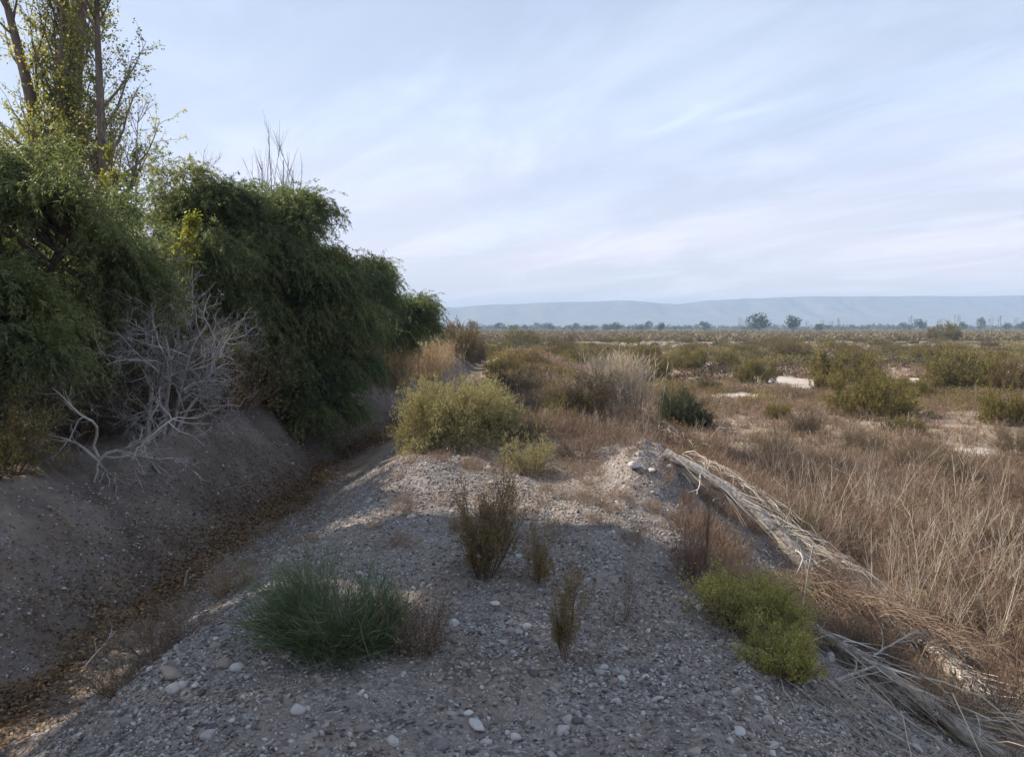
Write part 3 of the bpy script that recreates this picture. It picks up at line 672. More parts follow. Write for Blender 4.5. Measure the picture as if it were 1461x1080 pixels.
# dead, leafless wood
def dead(name, label, base, specs, r, mat, loc, ang=(.35, 1.15)):
    t = thing(name, label, 'dead shrub' if 'shrub' in name or 'tangle' in name else 'dead tree', loc)
    tr = MB(); tw = MB()
    for (b, d, L, R, lv, up, wd) in specs:
        P = grow(np.array([b], float), np.array([d], float), L, 9, r, up, wd)
        tubes(tr, P, taper([R], [R * .45], 9), 8, r.uniform(0, 1, 1))
        p, dd, tt, i = sprout(P, lv[0], r, .2, 1., *ang)
        bare_wood(tw, p, dd, L * lv[1] * r.uniform(.5, 1.2, len(i)), R * .42, r, lv[2], up, wd * 1.25, k=7, sides=5, ang=(ang[0], ang[1] * .9))
    tr.build('trunk', M[mat], t, True); tw.build('branches', M[mat], t, True)
    return t
r = rg(31)
TW = (9, .5, ((6, .62), (5, .6), (4, .55)))
dead('bare_tangle', 'rounded tangle of bare grey twigs in front of the pepper trees', None,
     [((0, 0, -.05), (.2, 0, 1), 1.7, .034, TW, .0, .12), ((.05, .05, -.05), (.42, -.15, 1), 1.8, .03, TW, .0, .12), ((0, -.1, -.05), (.28, -.3, 1), 1.75, .03, TW, .0, .12), ((.1, .1, -.05), (.6, .05, .9), 1.65, .028, TW, .0, .12), ((.1, .1, -.05), (-.25, -.1, 1), 1.5, .026, TW, .0, .12), ((-.1, -.2, 0), (-.55, -.3, .7), 1.2, .022, TW, .0, .14)], r, 'wood_twig', on_ground(-4.95, 10.7), (.4, 1.5))
dead('fallen_dead_shrub', 'pale dead shrub with crooked branches and roots trailing down the bank', None,
     [((0, 0, .1), (.55, -.1, .75), 1.1, .024, (9, .5, ((5, .55), (5, .5))), .0, .26), ((0, 0, .1), (-.5, -.2, .8), .9, .02, (8, .5, ((5, .55), (5, .5))), .0, .26), ((.1, 0, .15), (.95, -.1, .35), 1.15, .018, (8, .5, ((5, .55), (5, .5))), .05, .26),
      ((0, 0, .1), (.12, -.75, -.55), .75, .018, (5, .5, ((4, .55),)), -.05, .22), ((0, 0, .1), (.55, -.55, -.4), .6, .02, (5, .5, ((4, .55),)), -.05, .22), ((0, 0, .15), (.05, .1, 1), 1.2, .02, (9, .5, ((5, .55), (5, .5))), .0, .26)], rg(32), 'wood_grey', on_ground(-4.95, 9.0, .12))
dead('bare_sapling_tree', 'bare upright grey saplings rising above the pepper crowns', None,
     [((q * .16 - .3, (q % 3) * .12, -.1), (dx, .02, 1), L, .02, (16, .2, ((5, .5),)), .03, .02) for q, (dx, L) in enumerate([(-.02, 4.9), (.01, 5.6), (.03, 5.2), (-.04, 4.4), (.02, 4.9)])], rg(33), 'wood_twig', on_ground(-4.95, 16.3), (.1, .4))
dead('dead_bough_tree', 'leafless grey branching young tree beside the slender poplar', None,
     [((0, 0, -.1), (.05, 0, 1), 6.4, .05, (14, .24, ((6, .5), (5, .5))), .04, .05), ((.1, 0, -.1), (.16, 0, 1), 5.6, .04, (12, .26, ((6, .5), (5, .5))), .04, .05)], rg(37), 'wood_twig', on_ground(-10.0, 20.0), (.3, .9))
# leaning snag below the tangle
t = thing('leaning_snag', 'short leaning grey snag standing on the edge of the left bank', 'dead tree', on_ground(-5.05, 10.4))
mb = MB(); P = grow(np.array([[0, 0, -.1]]), np.array([[.12, 0, 1.]]), .95, 8, rg(35), 0, .06); tubes(mb, P, taper([.05], [.025], 8), 8, .5, True); mb.build('trunk', M['wood_grey'], t, True)
mb = MB(); bare_wood(mb, P[0, [4, 5, 6]], [(-.6, 0, .5), (.6, .2, .5), (.2, -.4, .6)], .35, .012, rg(36), ((3, .5),)); mb.build('branches', M['wood_grey'], t)
# undergrowth shrubs below the trees
ug = make_bush('undergrowth_shrub', 'scruffy dim undergrowth shrub under the pepper trees', 'shrub', rg(41), 'brown_leaf', 'stem_brown', 'undergrowth below the pepper trees', w=1.7, h=.9, n0=26, n1=7, n2=5, leaf_n=5, leafL=.04, leafW=.014, stem_r=.008)
pts = [(-6.1, 11.0), (-7.0, 9.6), (-5.6, 12.6), (-4.95, 13.5), (-6.6, 14.4), (-5.0, 16.6), (-8.2, 11.2), (-7.4, 15.2), (-5.5, 18.2), (-9.3, 13.), (-8.6, 16.), (-4.9, 21.), (-6.4, 7.4), (-7.6, 8.2), (-9.8, 10.5), (-6.4, 19.5), (-5.6, 23.5), (-5.9, 10.2), (-5.4, 11.4), (-6.4, 12.4), (-5.6, 14.9), (-7.2, 13.6), (-7.9, 10.2), (-10.8, 12.2), (-10.4, 15.), (-9.2, 18.), (-5.2, 19.3), (-4.5, 21.4), (-4.4, 23.6), (-4.4, 25.8), (-5.2, 27.)]
r = rg(42)
for q, (x, y) in enumerate(pts):
    if q == 0: put(ug, x, y, 0, 1.)
    else: dup(ug, on_ground(x, y), r.uniform(0, 6.28), r.uniform(.8, 1.4), 'scruffy dim undergrowth shrub under the pepper trees', 'undergrowth below the pepper trees')
# leafy weeds hanging at the left edge of the bank
wd = make_bush('bank_weed', 'green weedy bush at the left edge, hanging over the bank', 'bush', rg(43), 'olive_leaf', 'stem_brown', w=1.3, h=1.0, n0=30, n1=7, n2=5, leaf_n=7, leafL=.03, leafW=.012)
put(wd, -5.35, 7.75, .3, 1., -.1)
# ================================================================ GRAVEL, STONES, LITTER
def ico(sub):
    import bmesh
    bm = bmesh.new(); bmesh.ops.create_icosphere(bm, subdivisions=sub, radius=1); bm.verts.ensure_lookup_table()
    v = np.array([x.co[:] for x in bm.verts]); f = np.array([[q.index for q in x.verts] for x in bm.faces]); bm.free(); return v, f
ICO = {1: ico(1), 2: ico(2), 3: ico(3)}
def stone_shape(r, sub, ang=.5, flat=.55):
    v, f = ICO[sub]; v = v.copy()
    for _ in range(int(6 + ang * 8)):          # facets: planes that cut the ball
        n = rdir(1, r)[0]; c = r.uniform(.62, .92); dd = v @ n - c
        v = v - np.where(dd > 0, dd * .85, 0)[:, None] * n
    v = v * (1 + .12 * np.sin(v @ rdir(1, r)[0] * 4 + 1)[:, None])
    return (v * np.array([1, r.uniform(.65, .95), r.uniform(flat * .7, flat * 1.3)])).astype(np.float32), f
def stone_material():
    m, nt = new_mat('stone'); L = nt.links.new
    at = nd(nt, 'ShaderNodeAttribute', attribute_name='tint')
    r = ramp(nt, [(0, (.085, .077, .078)), (.2, (.15, .136, .132)), (.38, (.215, .188, .172)), (.52, (.275, .228, .188)), (.66, (.32, .295, .278)), (.8, (.42, .395, .37)), (.92, (.24, .165, .14)), (.96, (.43, .405, .38)), (1, (.5, .475, .445))])
    L(at.outputs['Fac'], r.inputs[0])
    tc = nd(nt, 'ShaderNodeNewGeometry'); n = nd(nt, 'ShaderNodeTexNoise', Scale=60., Detail=6., Roughness=.7); L(tc.outputs['Position'], n.inputs['Vector'])
    mr = nd(nt, 'ShaderNodeMapRange'); L(n.outputs[0], mr.inputs[0])
    for k, q in enumerate((.3, .7, .78, 1.2)): mr.inputs[k + 1].default_value = q
    mu = nd(nt, 'ShaderNodeMixRGB', blend_type='MULTIPLY'); mu.inputs[0].default_value = 1; L(r.outputs[0], mu.inputs[1]); L(mr.outputs[0], mu.inputs[2])
    b = nd(nt, 'ShaderNodeBsdfPrincipled', Roughness=.85); b.inputs['Specular IOR Level'].default_value = .2; L(mu.outputs[0], b.inputs['Base Color'])
    bp = nd(nt, 'ShaderNodeBump', Strength=.35, Distance=.004); L(n.outputs[0], bp.inputs['Height']); L(bp.outputs[0], b.inputs['Normal'])
    out = nd(nt, 'ShaderNodeOutputMaterial'); L(b.outputs[0], out.inputs[0]); return m
M['stone'] = stone_material()
def scatter_stones(mb, x, y, size, r, sub, sink=.25, tint=None, nshape=14):
    n = len(x); z = height(x, y); ti = r.uniform(0, 1, n) if tint is None else tint
    for k in range(nshape):
        sel = np.arange(k, n, nshape)
        if not len(sel): continue
        v, f = stone_shape(r, sub)
        m = len(sel); a = r.uniform(0, 2 * PI, m); tx = r.normal(0, .35, m); ty = r.normal(0, .35, m)
        V = v[None] * size[sel][:, None, None]
        # small tumble, then turn
        Z1 = V[..., 2] + V[..., 0] * np.sin(tx)[:, None] + V[..., 1] * np.sin(ty)[:, None]
        X1 = V[..., 0] * np.cos(a)[:, None] - V[..., 1] * np.sin(a)[:, None]; Y1 = V[..., 0] * np.sin(a)[:, None] + V[..., 1] * np.cos(a)[:, None]
        VV = np.stack([X1 + x[sel][:, None], Y1 + y[sel][:, None], Z1 + (z[sel] + size[sel] * sink)[:, None]], -1)
        F = f[None] + (np.arange(m) * len(v))[:, None, None]
        mb.tris(VV.reshape(-1, 3), F.reshape(-1, 3), np.repeat(ti[sel], len(f)))
r = rg(101)
mb = MB()
def zone(n, x0, x1, y0, y1, pw=1.7):
    """more points close by, as the lens sees them"""
    y = y0 + (y1 - y0) * r.uniform(0, 1, n) ** pw; x = r.uniform(x0, x1, n); return x, y
def keep(x, y, f):
    k = r.uniform(0, 1, len(x)) < f(x, y); return x[k], y[k]
patch = lambda x, y: np.clip(gravel_mask(x, y) * (.35 + .9 * sst(-.35, .35, fbm(x * 1.3, y * 1.3, 61, 4))), 0, 1)
for (n, s0, s1, sub, reg) in ((100000, .005, .010, 1, (-3.4, 3.0, 2.2, 9.5)), (38000, .010, .018, 1, (-4.8, 3.0, 2.2, 13)), (16000, .012, .024, 1, (-4.9, 3.0, 2.2, 15)), (2400, .023, .037, 2, (-4.9, 2.9, 2.2, 15))):
    x, y = zone(n, *reg, 1.9 if s1 < .012 else 1.5); x, y = keep(x, y, patch)
    scatter_stones(mb, x, y, r.uniform(s0, s1, len(x)), r, sub, .2 if s1 < .02 else -.12)
x = r.uniform(-4.9, -2.9, 9000); y = r.uniform(4, 24, 9000); x, y = keep(x, y, patch)
k = r.uniform(0, 1, len(x)) < .5; x, y = x[k], y[k]; scatter_stones(mb, x, y, r.uniform(.008, .024, len(x)), r, 1)
tag(mb.build('gravel', M['stone']), kind='stuff')

# single larger stones one can pick out
def stone(label, px, py, size, tint, seed, group=None, flat=.6):
    g = ground_at(px, py); rr = rg(seed); v, f = stone_shape(rr, 3, .6, flat)
    v = v * (1 + .05 * fbm(v[:, 0] * 3 + seed, v[:, 1] * 3 + v[:, 2] * 2, seed, 3))[:, None]
    mb = MB(); mb.tris(v * size, f, tint); o = mb.build('stone', M['stone'], None)
    o.location = (g[0], g[1], float(height(g[0], g[1])) + size * .12); o.rotation_euler = (rr.normal(0, .2), rr.normal(0, .2), rr.uniform(0, 6.28))
    tag(o, label, 'stone', group)
for q, (px, py, s, ti, lb) in enumerate([
    (706, 862, .042, 1., 'oval white stone lying on the gravel in front of the brown bush'), (648, 891, .045, .99, 'rounded white stone on the gravel beside the green broom'),
    (680, 1037, .055, .97, 'flat pale stone near the bottom middle of the gravel'), (752, 895, .04, .80, 'light grey stone in the middle of the gravel'), (740, 902, .035, .7, 'grey stone touching the light grey stone in mid gravel'),
    (695, 1060, .035, .82, 'small light stone below the flat pale stone'), (630, 1063, .05, .3, 'dark grey angular stone at the bottom edge of the gravel'), (668, 1018, .03, .99, 'small white stone just above the flat pale stone'),
    (802, 1045, .045, .82, 'pale cracked stone at the lower centre right'), (810, 1028, .035, .7, 'grey stone behind the pale cracked stone'), (735, 1053, .033, .97, 'small whitish stone right of the flat pale stone'),
    (245, 963, .085, .5, 'big tan boulder on the ditch shoulder, largest stone of the bank'), (248, 985, .05, .66, 'stone leaning against the big tan boulder'), (262, 978, .035, .7, 'small stone right of the big tan boulder'),
    (180, 1033, .05, .35, 'angular grey stone on the lower left shoulder of the bank'), (338, 955, .05, .8, 'pale round stone on the shoulder below the green broom'), (322, 948, .055, .52, 'brownish stone above the pale round stone on the shoulder'),
    (305, 925, .05, .5, 'tan stone at the ditch edge left of the green broom'), (425, 1015, .045, .82, 'pale bluish stone at the lower left of the gravel'), (298, 1050, .05, .66, 'grey stone in the bottom left gravel corner'),
    (1048, 990, .05, .84, 'whitish stone below the yellow green bush'), (1185, 940, .06, .82, 'pale rock wedged under the grey pole'), (1170, 968, .05, .6, 'grey rock at the end of the broken sticks'),
    (975, 805, .055, .6, 'rounded stone at the right shoulder beside the brown weed'), (560, 1060, .045, .78, 'light stone at the bottom left of the centre line'), (520, 1042, .045, .28, 'dark stone among pale ones at the bottom left'),
    (1055, 1045, .05, .8, 'pale stone near the bottom right of the gravel'), (1100, 1065, .045, .95, 'whitish stone at the bottom right corner of the gravel'), (860, 955, .04, .82, 'light stone right of the thin upright bush'),
    (703, 690, .06, .99, 'small white rock on the sunny rise beside the straw coloured bush'), (905, 665, .09, .97, 'pale rock on top of the sunlit mound'), (930, 672, .07, .8, 'light rock in the sunlit mound'), (955, 668, .06, .7, 'grey rock at the right end of the sunlit mound')]):
    stone(lb, px, py, s * .82, ti, 300 + q)

# fallen leaves in the ditch
r = rg(111); mb = MB()
n = 64000; y = r.uniform(3.2, 20, n); xl, xb, xr, xR = edges(y)
x = xb + np.where(r.uniform(0, 1, n) < .7, r.normal(-.12, .2, n), r.normal(-.3, .4, n)); k = r.uniform(0, 1, n) < sst(-.35, .25, fbm(x * 1.1, y * .6, 62, 4) + .3 * np.exp(-((y - 10.5) / 3.) ** 2)); x, y = x[k], y[k]; n = len(x)
d = rdir(n, r); d[:, 2] *= .35
leaves(mb, np.stack([x, y, height(x, y) + r.uniform(.003, .03, n)], 1), d, rdir(n, r) * .5 + [0, 0, 1], r.uniform(.02, .05, n), r.uniform(.012, .03, n), r.uniform(0, 1, n))
tag(mb.build('leaf_litter', M['litter']), kind='stuff')
# small dead twigs and chaff on the gravel
mb = MB(); n = 2600; x = r.uniform(-4.2, 2.8, n); y = r.uniform(2.4, 12, n)
a = r.uniform(0, 6.28, n); d = np.stack([np.cos(a), np.sin(a), r.normal(0, .12, n)], 1)
P = grow(np.stack([x, y, height(x, y) + .012], 1), d, r.uniform(.03, .16, n), 4, r, 0, .12); P[:, :, 2] = np.maximum(P[:, :, 2], height(P[:, :, 0], P[:, :, 1]) + .008)
tubes(mb, P, taper(r.uniform(.0008, .002, n), np.full(n, .0006), 4), 3, r.uniform(0, 1, n))
tag(mb.build('twig_litter', M['dry_twig']), kind='stuff')

# ================================================================ PLANTS ON THE BANK
PLANTED = []
def at(t, px, py, rz=0., s=1., dz=0.):
    g = ground_at(px, py); PLANTED.append((g[0], g[1])); return put(t, g[0], g[1], rz, s, dz)
# the green broom, all stems
def broom(label, w, h, n, r):
    t = thing('broom_bush', label, 'bush'); st, dr = MB(), MB()
    tc_ = np.array([(-.14, .02), (.13, .05), (.02, -.12), (.2, -.1)])[r.choice(4, n, p=[.42, .28, .2, .1])] * w; b = np.zeros((n, 3)); b[:, :2] = tc_ + r.normal(0, w * .05, (n, 2)); sp = 1.45 * np.sqrt(r.uniform(0, 1, n)); az = np.arctan2(b[:, 1], b[:, 0]) + r.normal(0, .6, n)
    d = np.stack([np.sin(sp) * np.cos(az), np.sin(sp) * np.sin(az), np.cos(sp) + .05], 1)
    el = 1 / np.sqrt((np.sin(sp) / (w / 2)) ** 2 + (np.cos(sp) / h) ** 2); L = el * r.uniform(.35, 1.1, n) * np.where(tc_[:, 0] > .05 * w, .72, 1.)
    P = grow(b, d, L, 7, r, np.where(sp > .8, .03, -.01), .15); P[:, :, 2] = np.maximum(P[:, :, 2], .01)
    tubes(st, P, taper(np.full(n, .0019), np.full(n, .0007), 7), 3, np.clip(.45 + r.normal(0, .22, n), 0, 1))
    p, dd, tt, i = sprout(P, 6, r, .3, 1., .2, .7); m = len(i)
    Q = grow(p, dd, L[i] * r.uniform(.15, .4, m), 4, r, .04, .12)
    ribbons(st, Q, taper(np.full(m, .0015), np.full(m, .0006), 4), nrm(np.cross(Q[:, -1] - Q[:, 0], rdir(m, r))), np.clip(.5 + r.normal(0, .22, m), 0, 1))
    m = 220; b2 = np.zeros((m, 3)); b2[:, :2] = r.normal(0, w * .14, (m, 2)); Q = grow(b2, cone(m, r, 1.5), r.uniform(.15, .5, m) * w, 6, r, -.02, .12); Q[:, :, 2] = np.maximum(Q[:, :, 2], .015)
    tubes(dr, Q, taper(np.full(m, .0017), np.full(m, .0007), 6), 3, r.uniform(0, 1, m))
    st.build('green_stems', M['broom_stem'], t); dr.build('dead_stems', M['straw'], t); return t
at(broom('dense dark green broom bush of thin rushy stems on the near left gravel', .80, .50, 1600, rg(121)), 487, 915)
at(make_bush('dry_bush', 'wispy brown dry bush growing against the right side of the green broom', 'bush', rg(122), 'dry_twig', w=.42, h=.36, n0=26, n1=7, n2=5, leaf_n=2, leafL=.014, leafW=.005, stem_r=.0025, spread=.9), 598, 935)
at(make_bush('rusty_bush', 'brown olive upright bush in the middle of the gravel', 'bush', rg(123), 'rust_leaf', w=.56, h=.70, n0=30, n1=8, n2=6, leaf_n=7, leafL=.015, leafW=.006, stem_r=.004, spread=.75, up=.2, rag=.4), 690, 822)
at(make_bush('rusty_bush', 'smaller brown upright bush just right of the brown olive one', 'bush', rg(124), 'rust_leaf', w=.30, h=.44, n0=15, n1=8, n2=5, leaf_n=6, leafL=.014, leafW=.006, stem_r=.003, spread=.6, up=.2, rag=.4), 768, 832)
at(make_bush('rusty_bush', 'thin olive upright bush nearest the bottom of the photo', 'bush', rg(125), 'rust_leaf', w=.24, h=.47, n0=9, n1=10, n2=6, leaf_n=8, leafL=.013, leafW=.006, stem_r=.0032, spread=.42, up=.25, rag=.35, base_r=.06), 806, 940)
at(make_bush('dry_weed', 'sparse see through dry weed right of the thin olive bush', 'weed', rg(126), 'dry_twig', w=.36, h=.44, n0=11, n1=6, n2=4, leaf_n=1, leafL=.012, leafW=.005, stem_r=.0016, spread=.55), 885, 885)
at(make_bush('straw_bush', 'straw coloured rounded bush on the sunny middle of the bank', 'bush', rg(127), 'grey_leaf', w=.78, h=.46, n0=44, n1=7, n2=5, leaf_n=7, leafL=.016, leafW=.006, stem_r=.0035, spread=1.25, rag=.3), 758, 678)
at(make_bush('big_round_bush', 'big rounded sage green bush overhanging the ditch edge', 'bush', rg(128), 'grey_leaf', w=1.78, h=.66, n0=230, n1=9, n2=7, leaf_n=10, leafL=.026, leafW=.010, stem_r=.005, spread=1.52, rag=.06, base_r=.35, up=-.01, wander=.1), 655, 612, 0, (1., 1.1, 1.), -.02)
at(make_bush('hanging_bush', 'small yellowish bush hanging down the ditch side below the big round bush', 'bush', rg(129), 'grey_leaf', w=.5, h=.55, n0=46, n1=7, n2=5, leaf_n=9, leafL=.022, leafW=.008, stem_r=.004, spread=1.5, rag=.3, lean=(-.3, -.2)), 594, 640, 0, 1, -.12)
at(make_bush('brown_bush', 'low greyish brown bush at the right foot of the big round bush', 'bush', rg(130), 'brown_leaf', w=1.0, h=.5, n0=40, n1=7, n2=5, leaf_n=5, leafL=.018, leafW=.007, stem_r=.004, spread=1.3), 745, 632)
at(make_bush('brown_bush', 'dry brown twiggy bush behind the straw coloured bush', 'bush', rg(131), 'dry_twig', w=.9, h=.42, n0=44, n1=8, n2=6, leaf_n=2, leafL=.014, leafW=.005, stem_r=.003, spread=1.3), 826, 655)
at(make_bush('pinkish_bush', 'dry pinkish brown bush between the big round bush and the reeds', 'bush', rg(132), 'red_twig', w=.8, h=.5, n0=50, n1=8, n2=6, leaf_n=2, leafL=.014, leafW=.005, stem_r=.003, spread=1.2), 768, 600)
at(make_bush('yellow_bush', 'small bright yellow green bush in the middle of the bank scrub', 'bush', rg(133), 'olive_leaf', w=.6, h=.45, n0=40, n1=7, n2=5, leaf_n=7, leafL=.02, leafW=.009, stem_r=.003, spread=1.2), 796, 614)
at(make_bush('dark_brown_bush', 'dark brown mounded bush behind the big round bush', 'bush', rg(134), 'umber_leaf', w=1.9, h=.85, n0=90, n1=7, n2=6, leaf_n=6, leafL=.022, leafW=.009, stem_r=.005, spread=1.35), 735, 572)
at(make_bush('dark_brown_bush', 'dark brown bush left of the pale reeds', 'bush', rg(135), 'umber_leaf', w=1.4, h=.85, n0=80, n1=7, n2=6, leaf_n=6, leafL=.022, leafW=.009, stem_r=.005, spread=1.3), 838, 603)
at(make_bush('olive_bush', 'olive brown bush rising in front of the pale reeds', 'bush', rg(136), 'olive_leaf', w=1.1, h=.7, n0=44, n1=7, n2=6, leaf_n=6, leafL=.02, leafW=.008, stem_r=.005, spread=1.2), 812, 606)
at(make_bush('dark_green_bush', 'rounded dark green bush at the top of the right slope', 'bush', rg(137), 'dark_leaf', w=1.25, h=1.02, n0=100, n1=8, n2=6, leaf_n=9, leafL=.028, leafW=.012, stem_r=.006, spread=1.2, rag=.25), 966, 610)
at(make_bush('dark_green_bush', 'small low dark green bush right of the rounded dark green one', 'bush', rg(138), 'dark_leaf', w=.85, h=.5, n0=60, n1=7, n2=6, leaf_n=8, leafL=.026, leafW=.011, stem_r=.005, spread=1.3), 1000, 612)
at(make_bush('slope_bush', 'bright yellow green bush spreading down the right gravel slope', 'bush', rg(139), 'sunlit_lime_leaf', w=.74, h=.36, n0=80, n1=8, n2=6, leaf_n=8, leafL=.014, leafW=.006, stem_r=.003, spread=1.4, rag=.3), 1066, 905, -.75, (1.15, .7, 1.))
at(make_bush('slope_bush', 'lower green end of the bush on the right gravel slope', 'bush', rg(140), 'sunlit_lime_leaf', w=.46, h=.24, n0=46, n1=8, n2=5, leaf_n=8, leafL=.014, leafW=.006, stem_r=.003, spread=1.4, rag=.3), 1112, 962, -.75, (1., .8, 1.))
at(make_bush('red_weed', 'reddish brown dry weed with a tall central stalk on the right shoulder', 'weed', rg(141), 'red_twig', w=.46, h=.5, n0=24, n1=9, n2=6, leaf_n=3, leafL=.012, leafW=.005, stem_r=.003, spread=.8), 985, 828)
at(make_bush('dry_stalk', 'single tall dry flower stalk standing in the reddish weed', 'weed', rg(142), 'brown_leaf', w=.14, h=.72, n0=2, n1=22, n2=5, leaf_n=5, leafL=.012, leafW=.005, stem_r=.006, spread=.12, base_r=.02), 1006, 842)
at(make_bush('red_bush', 'reddish dry bush beside the upper end of the fallen log', 'bush', rg(143), 'red_twig', w=1.0, h=.55, n0=60, n1=8, n2=6, leaf_n=2, leafL=.014, leafW=.005, stem_r=.003, spread=1.25), 990, 662)
at(make_bush('ginger_weed', 'ginger dry weed at the foot of the bank near the bottom right', 'weed', rg(144), 'orange_reed', w=.42, h=.34, n0=50, n1=7, n2=5, leaf_n=2, leafL=.012, leafW=.004, stem_r=.002, spread=1.1), 1345, 1030)
at(make_bush('brown_weed', 'brown dry weed between the two fallen poles', 'weed', rg(145), 'dry_twig', w=.5, h=.4, n0=60, n1=7, n2=5, leaf_n=2, leafL=.012, leafW=.004, stem_r=.002, spread=1.1), 1250, 960)
at(make_bush('brown_weed', 'brown dry weed growing through the middle of the fallen log', 'weed', rg(146), 'dry_twig', w=.6, h=.42, n0=60, n1=7, n2=5, leaf_n=2, leafL=.012, leafW=.004, stem_r=.002, spread=1.1), 1180, 860)
at(make_bush('ginger_weed', 'ginger dry weed in the ditch bottom at the lower left', 'weed', rg(147), 'orange_reed', w=.5, h=.2, n0=60, n1=7, n2=5, leaf_n=2, leafL=.012, leafW=.004, stem_r=.0018, spread=1.4), 175, 985)
at(make_bush('ginger_weed', 'ginger dry weed in the ditch, left of the green broom', 'weed', rg(148), 'orange_reed', w=.5, h=.2, n0=50, n1=7, n2=5, leaf_n=2, leafL=.012, leafW=.004, stem_r=.0018, spread=1.4), 325, 850)
at(make_bush('brown_weed', 'dim brown weed on the ditch side below the ginger one', 'weed', rg(149), 'dry_twig', w=.55, h=.22, n0=50, n1=7, n2=5, leaf_n=2, leafL=.012, leafW=.004, stem_r=.0018, spread=1.4), 225, 930)
# reeds
def reeds(name, label, n, w, h, mat, r, spread=.16, plume=.5):
    t = thing(name, label, 'reeds'); st, lf = MB(), MB()
    b = np.zeros((n, 3)); b[:, 0] = r.normal(0, w[0] * .3, n); b[:, 1] = r.normal(0, w[1] * .3, n)
    P = grow(b, cone(n, r, spread), h * r.uniform(.5, 1.1, n), 6, r, .02, .05)
    ti = np.clip(.5 + r.normal(0, .22, n), 0, 1)
    tubes(st, P, taper(np.full(n, .005), np.full(n, .002), 6), 3, ti)
    p, d, tt, i = sprout(P, 5, r, .25, 1., .15, .7); m = len(i)
    Q = grow(p, d, r.uniform(.15, .35, m), 4, r, -.12, .1); ribbons(lf, Q, taper(np.full(m, .007), np.full(m, .001), 4), nrm(np.cross(Q[:, -1] - Q[:, 0], rdir(m, r))), np.clip(ti[i] + r.normal(0, .15, m), 0, 1))
    st.build('stalks', M[mat], t); lf.build('blades', M[mat], t); return t
at(reeds('pale_reeds', 'pale straw coloured clump of dry reeds on the right of the bank', 520, (1.1, 1.2), 1.2, 'reed', rg(151)), 882, 590)
at(reeds('orange_reeds', 'orange brown clump of dry reeds at the ditch beside the last pepper tree', 420, (1.1, 2.4), 1.45, 'orange_reed', rg(152), .25), 606, 545)
at(reeds('orange_reeds', 'orange brown dry reeds below the drooping crown end', 240, (1.0, 1.6), 1.1, 'orange_reed', rg(153), .25), 566, 552)
at(reeds('orange_reeds', 'orange brown reeds on the bank under the leaning pepper tree', 300, (1.2, 2.), 1.2, 'orange_reed', rg(154), .25), 545, 545)
at(reeds('orange_reeds', 'orange brown reeds farthest along the ditch before the rusty shrub', 300, (1.2, 3.), 1.3, 'orange_reed', rg(155), .25), 630, 528)

# dead twigs and fallen leaves caught at the foot of the plants
r = rg(156); mb = MB(); lm = MB()
for (cx, cy_) in PLANTED:
    if cy_ > 11: continue
    n = 70; x = cx + r.normal(0, .17, n); y = cy_ + r.normal(0, .15, n); a = r.uniform(0, 6.28, n)
    P = grow(np.stack([x, y, height(x, y) + .015], 1), np.stack([np.cos(a), np.sin(a), r.normal(.05, .15, n)], 1), r.uniform(.04, .2, n), 4, r, 0, .14); P[:, :, 2] = np.maximum(P[:, :, 2], height(P[:, :, 0], P[:, :, 1]) + .008)
    tubes(mb, P, taper(r.uniform(.0009, .0022, n), np.full(n, .0006), 4), 3, r.uniform(0, 1, n))
    n = 160; x = cx + r.normal(0, .16, n); y = cy_ + r.normal(0, .14, n); d = rdir(n, r); d[:, 2] *= .3
    leaves(lm, np.stack([x, y, height(x, y) + r.uniform(.004, .02, n)], 1), d, rdir(n, r) * .5 + [0, 0, 1], r.uniform(.008, .022, n), r.uniform(.004, .010, n), r.uniform(0, 1, n))
tag(mb.build('twig_litter', M['dry_twig']), kind='stuff'); tag(lm.build('leaf_litter', M['litter']), kind='stuff')

# ---- fallen trunk, second pole, heaps of dry canes
def log(name, label, p0, p1, r0, r1, r, bend=.05, knots=3):
    p0 = np.array(p0); p1 = np.array(p1); t = thing(name, label, 'log', p0); K = 26; s = np.linspace(0, 1, K)[:, None]
    ax = p1 - p0; P = s * ax + np.stack([bend * np.sin(s[:, 0] * 5), np.zeros(K), .5 * bend * np.sin(s[:, 0] * 3.2)], 1) + r.normal(0, .006, (K, 3))
    R = r0 + (r1 - r0) * s[:, 0] + .08 * r0 * np.sin(s[:, 0] * 31) + r.normal(0, r0 * .05, K)
    mb = MB(); tubes(mb, P[None], R[None], 14, .5, True); o = mb.build('trunk', M['wood_log'], t, True)
    mb = MB(); idx = r.integers(3, K - 2, knots); d = rdir(knots, r); d[:, 2] = np.abs(d[:, 2])
    bare_wood(mb, P[idx], d + nrm(ax) * .7, r.uniform(.2, .6, knots), r0 * .22, r, ((3, .5), (3, .5))); mb.build('branches', M['wood_grey'], t, True)
    # bark splinters along it
    mb = MB(); n = 330; si = r.uniform(0, 1, n); c = np.stack([np.interp(si, s[:, 0], P[:, q]) for q in range(3)], 1); a = rdir(n, r); a -= (a @ nrm(ax))[:, None] * nrm(ax); a = nrm(a)
    Q = grow(c + a * (r0 * 1.02), nrm(ax) + r.normal(0, .12, (n, 3)), r.uniform(.12, .55, n), 4, r, 0, .09); ribbons(mb, Q, taper(r.uniform(.003, .008, n), np.full(n, .002), 4), nrm(np.cross(np.broadcast_to(ax, a.shape), a)), r.uniform(0, 1, n))
    mb.build('loose_bark', M['grey_straw'], t); return t
def gp(px, py, dz=0.):
    g = ground_at(px, py); return (g[0], g[1], float(height(g[0], g[1])) + dz)
A, B, C_, D_ = gp(948, 655, .06), gp(1105, 775, .1), gp(1235, 880, .07), gp(1425, 1015, .05)
log('fallen_log', 'long pale fallen trunk running down the right side of the bank', A, C_, .05, .078, rg(161), .10, 6)
